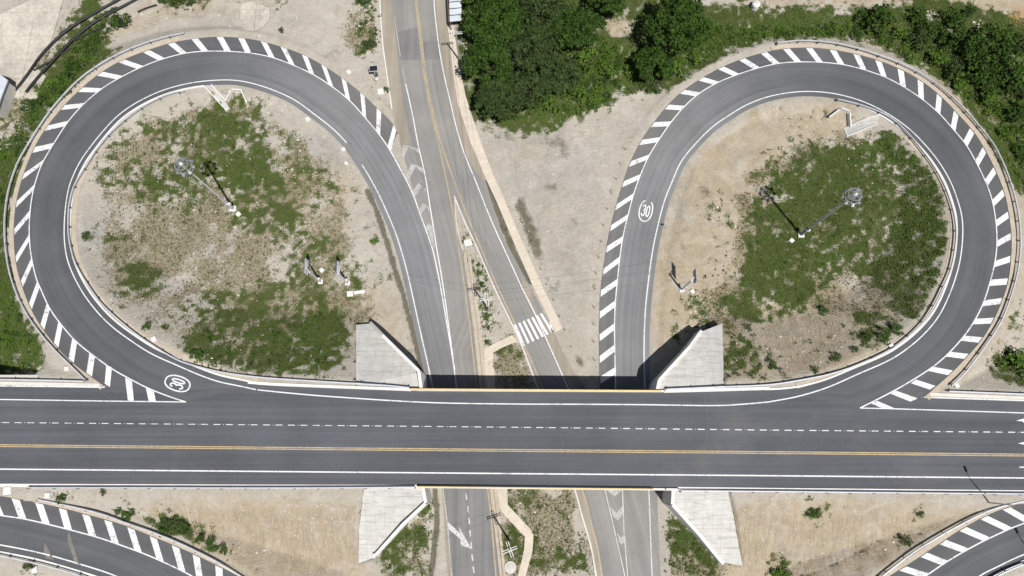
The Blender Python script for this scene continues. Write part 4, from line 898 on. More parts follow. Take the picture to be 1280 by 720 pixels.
G7 = [(970,56),(997,53),(1030,54.5),(1060,60),(1090,69),(1125,82),(1152,96),(1175,112),(1195,130),(1212.5,149),(1230,170),(1242,187),(1255,215),(1264,242.5),(1270,270),(1272.5,300),(1270.5,330),(1264,360),(1250,399),(1235,424),(1220,445),(1202.5,467.5),(1183,486)]
guardrail(G7, zR, 'long curved guardrail on the outer edge of the right loop')
G8 = [(827,487.3),(864,485.7),(902,484),(960,481.3),(1005,474.5),(1040,467),(1072,456),(1110,438.5),(1135,420),(1152,402.5),(1166,381),(1176,360),(1185,340),(1190,318),(1192.5,292),(1190.5,272),(1186,255),(1177.5,232.5),(1165,210),(1149,188),(1134,170),(1118,154),(1100,143),(1072,132.5),(1045,126)]
guardrail(G8[::-1], zR, 'long guardrail round the inside of the right loop from the bridge')
guardrail([(1183,489.5),(1280,493.2),(1600,505)][::-1], zD, 'straight guardrail along the upper side of the highway at the right edge', 0)
guardrail([(850,613.3),(960,614),(1120,615.6),(1280,617),(1600,620)], zD, 'straight guardrail along the lower side of the highway right of the bridge', 0)
guardrail([(1060,755),(1100,719.5),(1135,692.5),(1164,674),(1191,658.5),(1217.5,645),(1242.5,634.5),(1280,625.5),(1340,617)], zBR, 'guardrail on the outer edge of the bottom right ramp', 4)
guardrail([(1190,755),(1240,721),(1280,703.5),(1340,686)][::-1], zBR, 'guardrail on the inner edge of the bottom right ramp', 4)

# ------------------------------------------------------------------ high masts
def high_mast(px, label, rungs, H=21.4):
    p = gp(*px); e = empty('high_mast_light', p, label, 'light mast', 'high masts inside the loops')
    mb = MB(); mb.box((0, 0, .15), (1.1, 1.1, .5)); mb.build('base', M['wconc'], e)
    mb = MB(); mb.tube([(0, 0, .3), (0, 0, 3.2), (0, 0, 3.25), (0, 0, H-1)], [.33, .30, .21, .12], 10)
    if rungs:
        for k in range(26):
            mb.box((0, 0, 4.5+k*.62), (.75, .06, .10))
    pole = mb.build('pole', M['lampsteel'] if rungs else M['steel'], e)
    mb = MB(); mb.box((.35, 0, 2.8), (.45, .4, .6)); mb.build('control_box', M['wconc'], e)
    mb = MB()
    for R_, zz, rr in ((1.25, H-1.1, .07), (1.05, H-.3, .06), (.45, H-.2, .05), (1.3, H-1.7, .05)):
        mb.tube([(R_*math.cos(2*PI*k/24), R_*math.sin(2*PI*k/24), zz) for k in range(25)], rr, 6, cap=False)
    for k in range(6):
        a = 2*PI*k/6+.2; mb.bar((0, 0, H-.25), (1.05*math.cos(a), 1.05*math.sin(a), H-.3), .07); mb.bar((1.05*math.cos(a), 1.05*math.sin(a), H-.3), (1.3*math.cos(a), 1.3*math.sin(a), H-1.7), .06)
        mb.bar((0, 0, H-1.1), (1.25*math.cos(a), 1.25*math.sin(a), H-1.1), .06)
    mb.build('lamp_ring', M['lampsteel'], e)
    mb = MB(); mb.tube([(0, 0, H-1.3), (0, 0, H-.1), (0, 0, H+.15)], [.2, .28, .1], 10); mb.build('hub', M['wconc'], e)
    first = None
    for k in range(8):
        a = 2*PI*k/8; q = Vector((1.35*math.cos(a), 1.35*math.sin(a), H-1.45))
        if first is None:
            mb = MB(); mb.box((.05, 0, 0), (.5, .42, .16)); mb.box((.05, 0, .16), (.26, .26, .2)); f = mb.build('floodlight', M['lampsteel'], e); first = f.data
        else: f = bpy.data.objects.new('floodlight', first); COL.objects.link(f); f.parent = e
        f.location = q; f.rotation_euler = (0, .35, a)
    return e
high_mast((292, 261.5), 'tall steel light mast with a ring of lamps standing in the left loop', False)
high_mast((1000.6, 293.8), 'tall runged steel light mast with a ring of lamps in the right loop', True)

# ------------------------------------------------------------------ street lamps beside the lower right ramp
def street_lamp(px, z, label, tip):
    p = Vector((*un(*px, z), z)); e = empty('street_lamp', p, label, 'street lamp', 'street lamps at the lower right corner'); H = 9.6
    e.location.z = gz(p.x, p.y); d = Vector(tip).normalized()
    mb = MB(); mb.tube([(0, 0, -.1), (0, 0, H)], [.13, .07], 8); mb.build('pole', M['steel'], e)
    mb = MB(); mb.tube([(0, 0, H-.1), tuple(d*1.0+Vector((0, 0, H+.35)))], .05, 6); mb.build('arm', M['steel'], e)
    mb = MB(); c = d*1.35+Vector((0, 0, H+.4)); mb.box(c, (.9, .42, .16), rz=math.atan2(d.y, d.x)); mb.build('lamp_head', M['steel'], e)
street_lamp((1234, 628), 6.3, 'grey street lamp between the highway and the lower right ramp', (-.3, 1, 0))
street_lamp((1296, 706), 5, 'grey street lamp standing off the right edge whose shadow crosses the ramp', (-.3, 1, 0))

# ------------------------------------------------------------------ utility poles and wires
POLES = []
def utility_pole(px, H, label, cross, ang):
    p = gp(*px); e = empty('utility_pole', p, label, 'utility pole', 'utility poles along the lower road'); mb = MB(); mb.tube([(0, 0, -.2), (0, 0, H)], [.19, .12], 10); mb.build('pole', M['postpale'], e)
    for q in range(cross):
        a = ang+q*PI/2; d = Vector((math.cos(a), math.sin(a), 0)); n = Vector((-d.y, d.x, 0)); zz = H-.35-q*.55; mb = MB()
        for s_ in (-.17, .17): mb.bar(Vector((0, 0, zz))-d*1.25+n*s_, Vector((0, 0, zz))+d*1.25+n*s_, .11)
        mb.build('crossarm', M['wconc'], e)
        mb = MB()
        for s_ in (-1.1, -.6, .6, 1.1): mb.tube([tuple(d*s_+Vector((0, 0, zz+.02))), tuple(d*s_+Vector((0, 0, zz+.32)))], [.07, .05], 6)
        mb.build('insulators', M['steeldark'], e)
    POLES.append((e, H, ang)); return e
utility_pole((611, 388), 10.4, 'concrete utility pole with crossed arms in the median above the bridge', 2, .15)
utility_pole((637.5, 677), 10.4, 'concrete utility pole with crossed arms on the grass below the bridge', 2, .35)
utility_pole((574.4, 75.5), 9.6, 'concrete utility pole on the pavement beside the large trees', 1, .1)
def wire(a, b_, sag, label, group='overhead wires'):
    pts = [Vector(a).lerp(Vector(b_), k/16)-Vector((0, 0, sag*4*(k/16)*(1-k/16))) for k in range(17)]; o0 = pts[8]
    mb = MB(); mb.tube([p-o0 for p in pts], .015, 5); o = mb.build('overhead_wire', M['wire']); o.location = o0; tag(o, label, 'wire', group)
A, B, C_ = [p[0].location+Vector((0, 0, p[1]-.05)) for p in POLES]
for k, (s_, nme) in enumerate(((-1.0, 'left'), (0.1, 'middle'), (1.0, 'right'))):
    wire(C_+Vector((s_, 0, 0)), A+Vector((s_, .1, 0)), .8, f'{nme} wire of the three running from the tree side pole to the median pole')
sR = gp(872, 345); sLft = gp(428, 345)
wire(A+Vector((0, .6, -.5)), sR+Vector((0, 0, 9)), 1.0, 'upper thin wire running from the median pole across the right loop road')
wire(A+Vector((0, -.6, -.5)), sR+Vector((0, -1.8, 9)), 1.0, 'lower thin wire running from the median pole across the right loop road')
wire(A+Vector((0, .6, -.5)), sLft+Vector((0, .3, 8)), 1.0, 'upper thin wire running from the median pole to the left loop')
wire(B+Vector((-.9, .6, -.5)), Vector((*un(480, 722, 9), 9)), .8, 'upper thin wire leaving the lower pole towards the bottom left')
wire(B+Vector((-.9, -.6, -.5)), Vector((*un(470, 745, 9), 9)), .8, 'lower thin wire leaving the lower pole towards the bottom left')

# ------------------------------------------------------------------ overhead sign gantries seen from behind
def gantry(base, panel_px, label, Ls=2.4, H=7.2, hp=2.0):
    p = gp(*base); e = empty('road_sign', p, label, 'road sign', 'tall road signs seen from above'); zt = p.z+H
    q = Vector((*un(*panel_px, zt), zt))-p; q.z = H
    mb = MB(); mb.box((0, 0, .05), (.85, .85, .4)); mb.build('foundation', M['wconc'], e)
    mb = MB(); mb.tube([(0, 0, 0), (0, 0, H+.1)], [.2, .16], 10); mb.build('post', M['steel'], e)
    mb = MB()
    for dz_ in (-.5, .15): mb.bar((0, 0, H+dz_), (q.x, q.y, H+dz_), .14)
    mb.build('arm', M['steel'], e)
    mb = MB(); mb.box((q.x, q.y, H-.2), (.06, Ls, hp)); mb.build('panel', M['lampsteel'], e)
    mb = MB()
    for zz in (-.8, 0, .6): mb.bar((q.x+.1, q.y-Ls/2-.15, H-.2+zz), (q.x+.1, q.y+Ls/2+.15, H-.2+zz), .09)
    for s_ in (-.8, .8): mb.bar((q.x+.12, q.y+s_, H-1.2), (q.x+.12, q.y+s_, H+.9), .08)
    mb.build('frame', M['steel'], e); mb = MB(); mb.box((.22, .05, 2.2), (.35, .4, .5)); mb.build('box', M['wconc'], e)
gantry((401, 352.5), (382, 333), 'leftmost tall road sign seen edge on inside the left loop')
gantry((435, 354), (422, 336), 'tall road sign seen edge on right of the marker inside the left loop')
gantry((852, 362.5), (869, 345), 'tall road sign seen edge on beside the right loop road', 2.4)
def post(name, px, H, r, mat, label, cat, group=None, lean=(0, 0), brace=False):
    p = gp(*px); e = empty(name, p, label, cat, group)
    mb = MB(); mb.tube([(0, 0, -.2), (lean[0], lean[1], H)], [r, r*.8], 6)
    mb.build('shaft', mat, e)
    if brace: mb = MB(); mb.bar((0, 1.1, 0), (lean[0], lean[1], H*.9), .08); mb.build('brace', mat, e)
    return e
post('pole', (454, 344), 3.6, .10, M['steel'], 'short lone steel pole right of the two signs in the left loop', 'pole')
post('pole', (791, 118), 3.8, .08, M['rust'], 'thin lone pole at the edge of the scrub below the large trees', 'pole')
post('pole', (584, 78), 3.2, .09, M['postpale'], 'short pale pole standing by the pavement close to the trees', 'pole')
e = post('traffic_sign', (832, 286), 2.3, .05, M['steel'], 'small round traffic sign beside the right loop below the painted 30', 'traffic sign')
mb = MB(); mb.tube([(0, -.03, 2.15), (0, .03, 2.15)], .38, 16); mb.tube([(0, .03, 2.15), (0, .05, 2.15)], .36, 16); mb.build('sign_disc', M['steel'], e)
ORD = ['first', 'second', 'third', 'fourth', 'fifth', 'sixth', 'seventh', 'eighth', 'ninth', 'tenth', 'eleventh', 'twelfth', 'thirteenth', 'fourteenth', 'fifteenth', 'sixteenth', 'seventeenth', 'eighteenth']
s7 = lambda L_: [(640+a/4, 220+b_/4) for a, b_ in L_]
FR = [(743,474),(743.5,451),(742.5,428),(742.5,406),(743,385),(743.5,362),(745.5,343),(748.5,323),(751.5,303),(754.5,282.5),(759,262.5),(764.5,243),(770.5,225),(776,206),(782,188)]
for i, p in enumerate(FR): post('fence_post', p, 1.45, .075, M['postpale'], f'{ORD[i]} pale fence post counted up from the bridge beside the right loop', 'fence post', 'fence posts beside the right loop', brace=(i in (5, 11)))
FL = [(731,477),(722,452.5),(714,434),(706,413),(699.5,396),(692,376),(683.5,356),(676,337),(668,318),(661,298),(653,279),(646,260)]
for i, p in enumerate(FL): post('fence_post', p, .95, .075, M['rust'], f'{ORD[i]} dark fence post counted up from the bridge beside the pavement', 'fence post', 'fence posts beside the pavement')

# ------------------------------------------------------------------ junction boxes
def jbox(px, sz, rz, label, hgt=.35):
    p = gp(*px); e = empty('junction_box', p, label, 'junction box', 'small pale concrete boxes beside the roads', rz)
    mb = MB(); mb.box((0, 0, hgt/2-.2), (sz, sz, hgt+.3)); mb.build('box', M['wconc'], e)
    mb = MB(); mb.box((0, 0, hgt-.03+.04), (sz*.84, sz*.84, .06)); mb.build('lid', M['wconc'], e)
for px, sz, rz, lb in [((436,90.5),.8,.75,'small square box above the left loop hatching near the solar panel'),((476,115),1.15,.2,'large square box beside the lower road kerb below the solar panel'),((385,149.5),.75,.6,'small box on gravel inside the top right of the left loop'),
    ((429.5,187),.7,.5,'upper of two small boxes on gravel by the left loop exit lane'),((433,204.5),.6,.9,'lower of two small boxes on gravel by the left loop exit lane'),((193.5,424),.85,.5,'small box on sand inside the lower left of the left loop'),
    ((85,461),.75,.1,'grey box on the gravel corner outside the left loop'),((298.5,268),.8,.75,'white box right of the left light mast foot'),((989,301),.8,.75,'white box left of the right light mast foot'),
    ((865,364.5),.75,.6,'white box right of the road sign in the right loop'),((402.5,338),.75,.75,'white box between the two road signs in the left loop'),((61,619),.9,.05,'small box between highway and bottom left ramp'),
    ((11,613),1.3,.1,'large pale box at the left edge below the highway'),((45,711.5),.9,.3,'small box below the bottom left ramp'),((1113,433),.85,.6,'white box inside the right loop by its lower guardrail'),
    ((1194,482),.8,.4,'small box on the gravel corner outside the right loop'),((1277,662+40),.6,.4,'small box outside the bottom right ramp')]: jbox(px, sz, rz, lb)
# broken concrete channel piece inside the left loop
p = gp(444, 367); mb = MB(); mb.box((-.9, -.1, .1), (1.1, 1.0, .4), rz=.1); mb.box((.8, .25, .1), (2.0, .6, .3), rz=.15); o = mb.build('concrete_block', M['wconc']); o.location = p
tag(o, 'pale broken concrete drain piece lying on sand in the left loop', 'concrete block')
# manhole disc
p = gp(638, 709); mb = MB(); mb.tube([(0, 0, -.2), (0, 0, .22)], 1.0, 28); mb.tube([(0, 0, .2), (0, 0, .30)], .55, 20); o = mb.build('manhole_cover', M['conc']); o.location = p
tag(o, 'round pale concrete manhole top between the kerb and the bent pavement', 'manhole')
# solar panel
p = gp(471, 98.5); e = empty('solar_panel', p, 'dark tilted solar panel on a short post beside the lower road', 'solar panel')
mb = MB(); mb.tube([(0, 0, -.1), (0, 0, 3.0)], .09, 8); mb.build('post', M['steel'], e)
mb = MB(); Mx = Matrix.Rotation(.12, 3, 'Z')@Matrix.Rotation(.3, 3, 'X'); mb.box((-.05, .35, 3.2), (1.66, 1.12, .06), M=Mx); mb.build('frame', M['wconc'], e)
mb = MB(); mb.box((-.05, .35, 3.245), (1.54, 1.0, .05), M=Mx); mb.build('cells', M['solar'], e)
mb = MB(); mb.box((.35, -.1, 1.9), (.5, .4, .5)); mb.build('battery_box', M['steeldark'], e)
mb = MB(); mb.box((0, -.05, .05), (.5, .5, .35)); mb.build('foundation', M['wconc'], e)

# ------------------------------------------------------------------ drainage chutes
def wallpath(mb, pts, hgt, wd=.16, drop=.8):
    P = [gp(*q) for q in pts]
    for a, b_ in zip(P[:-1], P[1:]):
        d = (b_-a).normalized(); mb.bar(a+Vector((0, 0, (hgt-drop)/2)), b_+Vector((0, 0, (hgt-drop)/2))+d*.08, wd, hgt+drop)
def chute(fl, w1, w2, head, label):
    c = gp(*fl[0]); e = empty('drainage_chute', c, label, 'drainage chute', 'concrete drainage chutes inside the loops')
    P = [gp(*q)+Vector((0, 0, .14)) for q in fl]; mb = MB()
    for tri in tessellate_polygon([P]): mb.poly([P[i] for i in tri])
    up(mb)
    for i in range(len(P)): j = (i+1) % len(P); mb.poly([P[i], P[j], P[j]-Vector((0, 0, .8)), P[i]-Vector((0, 0, .8))])
    mb.build('floor', M['slope'], e, off=c)
    for w_ in (w1, w2): mb = MB(); wallpath(mb, w_, .42); mb.build('side_wall', M['wconc'], e, off=c)
    mb = MB(); wallpath(mb, head, .95, .2, 1.2); mb.build('headwall', M['wconc'], e, off=c)
chute([(256,107.5),(265,106.5),(274,117),(288,136),(284,139)], [(255,107.5),(284,139.5)], [(265,106.3),(273.5,116.7),(282,125.8)], [(285,126.7),(291.5,114.5),(303.3,115),(310,129.5)], 'pale concrete drainage chute with splayed headwall at the top of the left loop')
chute([(1053.5,160),(1060,158.5),(1082,149),(1098,145),(1096,155),(1058,171)], [(1060,158.5),(1082,148.9),(1097.5,145)], [(1058,171),(1095.6,155.6)], [(1036.5,147),(1049.4,137.5),(1059.4,141.3),(1060.5,158)], 'pale concrete drainage chute with angled headwall at the top of the right loop')

# ------------------------------------------------------------------ concrete yard and slabs
def drape(name, pts, mat, lift=.06, thick=.3):
    P = [gp(*q) for q in pts]; zm = max(p.z for p in P)+lift; P = [Vector((p.x, p.y, zm)) for p in P]; mb = MB()
    for tri in tessellate_polygon([P]): mb.poly([P[i] for i in tri])
    up(mb)
    for i in range(len(P)): j = (i+1) % len(P); mb.poly([P[i], P[j], P[j]-Vector((0, 0, 1)), P[i]-Vector((0, 0, 1))])
    return struct(mb.build(name, mat))
M['yard'] = plain('dusty_yard_concrete', (.47, .43, .37), .9, .18, 1.2, 0, .22)
_t = M['yard'].node_tree; _b = _t.nodes['Principled BSDF']; _src = _b.inputs['Base Color'].links[0].from_socket; _br = N(_t, 'ShaderNodeTexBrick'); _br.offset = 0
_t.links.new(mapping(_t, objc(_t), (.92, 1.1, 1)), _br.inputs['Vector']); _br.inputs['Scale'].default_value = 1; _br.inputs['Brick Width'].default_value = 6; _br.inputs['Row Height'].default_value = 6; _br.inputs['Mortar Size'].default_value = .07
for q_ in ('Color1', 'Color2'): _br.inputs[q_].default_value = (1, 1, 1, 1)
_br.inputs['Mortar'].default_value = (.72, .70, .66, 1); _t.links.new(mixc(_t, 1.0, _src, _br.outputs[0], 'MULTIPLY'), _b.inputs['Base Color'])
drape('concrete_yard', [(-60,45),(0,20),(44,-1),(60,-30),(82,-30),(79,3),(70,35),(62,60),(47,78),(30,97),(19,99),(0,86),(-60,60)], M['yard'])
drape('concrete_yard', [(22,100),(45,84),(58,96),(50,108),(46,127),(18,122)], M['yard'], .02)
drape('concrete_slab', [(303,6),(315,3),(330,8),(338,13),(338,26),(328,36),(316,40),(305,37),(301,22)], M['yard'], .04)
# ------------------------------------------------------------------ pipes
def pipe(pts, r, label, lift=.3):
    P = resample(pts, 5, 6); W_ = []
    for q in P: g = gp(q[0], q[1]); W_.append(g)
    zz = np.array([g.z for g in W_]); k = np.ones(9)/9; zz = np.convolve(np.pad(zz, 4, mode='edge'), k, 'valid')
    V_ = [Vector((*un(P[i][0], P[i][1], zz[i]+r+lift), zz[i]+r+lift)) for i in range(len(P))]
    o0 = V_[len(V_)//2].copy(); e = MB(); e.tube([v-o0 for v in V_], r*.85, 12); o = e.build('pipe', M['black'], smooth=True); o.location = o0
    tag(o, label, 'pipe', 'large black pipes lying near the concrete yard')
pipe([(18.5,113),(35,92),(50,70),(70,49),(90,33),(118,16),(150,-2),(190,-24)], .27, 'outer one of two long black pipes along the concrete yard')
pipe([(32,115),(50,93),(66,76),(85,55),(105,37),(130,20),(168,0),(210,-24)], .27, 'inner one of two long black pipes nearer the left loop')
pipe([(42,88),(60,78)], .22, 'short black pipe lying across between the two long pipes', .1)
pipe([(92,51),(108,43),(132,33)], .2, 'short black pipe pointing at the round bush', .15)
pipe([(172,15),(183,10),(196,6)], .2, 'short black pipe end beside the sandy bank at the top', .1)
pipe([(76,68),(88,60)], .16, 'smallest black pipe piece under the long pipes', .1)

# ------------------------------------------------------------------ buildings
hz = 4.0
e = empty('building', (*un(-10, 115, 0), 0), 'corner of a small building with pale metal roof at the left edge', 'building'); off = e.location
R_ = [unv(-60, 78, hz), unv(0, 93, hz), unv(9.5, 100, hz), unv(2, 119, hz), unv(-5, 140, hz), unv(-60, 128, hz)]
mb = MB(); mb.prism([Vector((p.x, p.y, hz)) for p in R_], hz-.25); mb.build('roof', M['wroof'], e, off=off)
cc = sum(R_, Vector())/6; mb = MB(); Q_ = [cc.lerp(p, .93) for p in R_]; mb.prism([Vector((p.x, p.y, hz-.25)) for p in Q_], -.3); mb.build('wall', M['conc'], e, off=off)
hz = 3.2
e = empty('shed', (*un(568, 0, 0), 0), 'open shed with pale corrugated metal roof at the top beside the trees', 'shed'); off = e.location
def sh(u, v, z): return unv(u, v, z)
n = 9
for k in range(n):
    v0 = -48+k*8.3; v1 = v0+7.2; zz = hz+(k % 2)*.08; x0 = 560+(v0+48)*.03; mb = MB()
    P = [sh(x0, v0+1.5, zz), sh(x0+15, v0, zz), sh(x0+15.2, v1, zz), sh(x0+.3, v1+1.5, zz)]; mb.prism([Vector((p.x, p.y, zz)) for p in P], zz-.05)
    mb.build('roof_sheet', M['wroof'], e, off=off)
mb = MB(); P = [sh(559, -48, hz-.15), sh(562, 27, hz-.15)]
for u, v in ((560, -46), (562.5, 26), (575, -46), (577, 24), (568, -10), (561, -10)): q = sh(u, v, hz); mb.box((q.x, q.y, hz/2-.1), (.15, .15, hz))
mb.build('posts', M['rust'], e, off=off)
# wall along the road side of the shed
mb = MB(); a, b_ = sh(557.5, -48, 2.2), sh(561, 27, 2.2); mb.bar(Vector((a.x, a.y, 1.1)), Vector((b_.x, b_.y, 1.1)), .15, 2.4); mb.build('side_wall', M['rust'], e, off=off)
# white tank
p = gp(943, 9); e = empty('water_tank', p, 'round white water tank on grass above the right loop', 'water tank')
mb = MB(); mb.tube([(0, 0, -.2), (0, 0, 1.1), (0, 0, 1.35), (0, 0, 1.5)], [.82, .82, .6, .25], 24); mb.build('tank', M['wconc'], e); mb = MB(); mb.tube([(0, 0, 1.45), (0, 0, 1.62)], .22, 16); mb.build('lid', M['steel'], e)

# ------------------------------------------------------------------ vegetation
def leafcloud(name, mat, R_, H0, H1, nl, nlobes, ls, seed, flat=.55):
    r = np.random.default_rng(seed); C = []; 
    for k in range(nlobes):
        a = r.random()*2*PI; d = math.sqrt(r.random())*R_*.80; zc = H0+(H1-H0)*(.25+.62*(1-(d/R_)**2)*(.6+.4*r.random())); C.append((d*math.cos(a), d*math.sin(a), zc, R_*(.10+.14*r.random())*(1.5 if nlobes < 20 else 1)))
    C = np.array(C); per = r.choice(nlobes, nl, p=C[:, 3]**2/np.sum(C[:, 3]**2))
    D = r.normal(size=(nl, 3)); D /= np.linalg.norm(D, axis=1)[:, None]; D[:, 2] = np.abs(D[:, 2])*1.0-.25
    rad = C[per, 3]*(1-.35*r.random(nl)**2)*(1+.18*r.normal(size=nl)); P = C[per, :3]+D*rad[:, None]*np.array([1, 1, .8])
    nrm = D+r.normal(size=(nl, 3))*.55+np.array([0, 0, .35]); nrm /= np.linalg.norm(nrm, axis=1)[:, None]
    tx = np.cross(nrm, r.normal(size=(nl, 3))); tx /= np.linalg.norm(tx, axis=1)[:, None]; ty = np.cross(nrm, tx)
    s = ls*(.6+.8*r.random(nl))[:, None]; el = (.45+.4*r.random(nl))[:, None]
    V = np.stack([P-tx*s, P+ty*s*el*.9+nrm*s*.12, P+tx*s, P-ty*s*el*.9+nrm*s*.12], 1).reshape(-1, 3)
    return V, np.arange(nl*4).reshape(-1, 4), C
def make_tree(name, label, cat, group, mat, R_, H, nl, nlobes, ls, seed, p, H0=None):
    e = empty(name, p, label, cat, group)
    V, Fc, C = leafcloud('crown', mat, R_, H0 if H0 is not None else H*.35, H, nl, nlobes, ls, seed); arrmesh('crown', V, Fc, [mat], parent=e)
    mb = MB(); mb.tube([(0, 0, -.3), (.05, .03, H*.25), (0, 0, H*.5)], [R_*.07+.05, R_*.055+.04, R_*.035], 8)
    for k in range(0, min(len(C), 9)):
        c = C[k]; mb.tube([(0, 0, H*.28), (c[0]*.5, c[1]*.5, H*.28+(c[2]-H*.28)*.6), (c[0], c[1], c[2])], [R_*.035, R_*.022, .02], 5)
    mb.build('trunk', M['bark'], e); return e
BIGT = [((618,22),6.6,9.5,'leaf1','dark green tree in the top row beside the shed'),((610,78),5.6,8,'leaf1','dark green tree beside the pavement and the utility pole'),((622,122),5.0,7,'leaf3','lowest dark tree of the clump beside the pavement'),
        ((668,62),6.6,9,'leaf3','dull green tree in the middle of the large clump'),((676,8),6.4,9.5,'leaf3','dull green tree at the top edge in the middle of the clump'),((722,32),6.2,9,'leaf1','dark tree on the right side of the large clump'),
        ((848,28),7.2,10.5,'leaf1','large isolated round tree casting a black shadow to its upper left'),((818,78),4.4,6,'leaf1','dark green tree below the large isolated tree'),((660,112),5.2,6.5,'leaf3','dull tree at the lower edge of the clump above the bright scrub'),
        ((762,-6),4.6,8,'leaf1','small dark tree at the top edge between the clump and the isolated tree'),((578+12,-25),5.5,8,'leaf1','dark tree above the top edge behind the shed'),((700,92),4.8,5.5,'leaf3','dull green tree at the lower right of the clump')]
for i, (px, R_, H, mt, lb) in enumerate(BIGT):
    p = gp(px[0], px[1], H*.7); make_tree('broadleaf_tree', lb, 'tree', 'large trees at the top centre', M[mt], R_, H, int(760*R_), 62, .30, 100+i, p)
BU = []
for i, (mt, sd_) in enumerate((('leaf1', 1), ('leaf2', 2), ('leaf3', 3))):
    e = make_tree('bush', 'x', 'bush', None, M[mt], 1.0, 1.1, 420, 12, .10, 200+sd_, Vector((0, 0, 0)), H0=.15); BU.append(e)
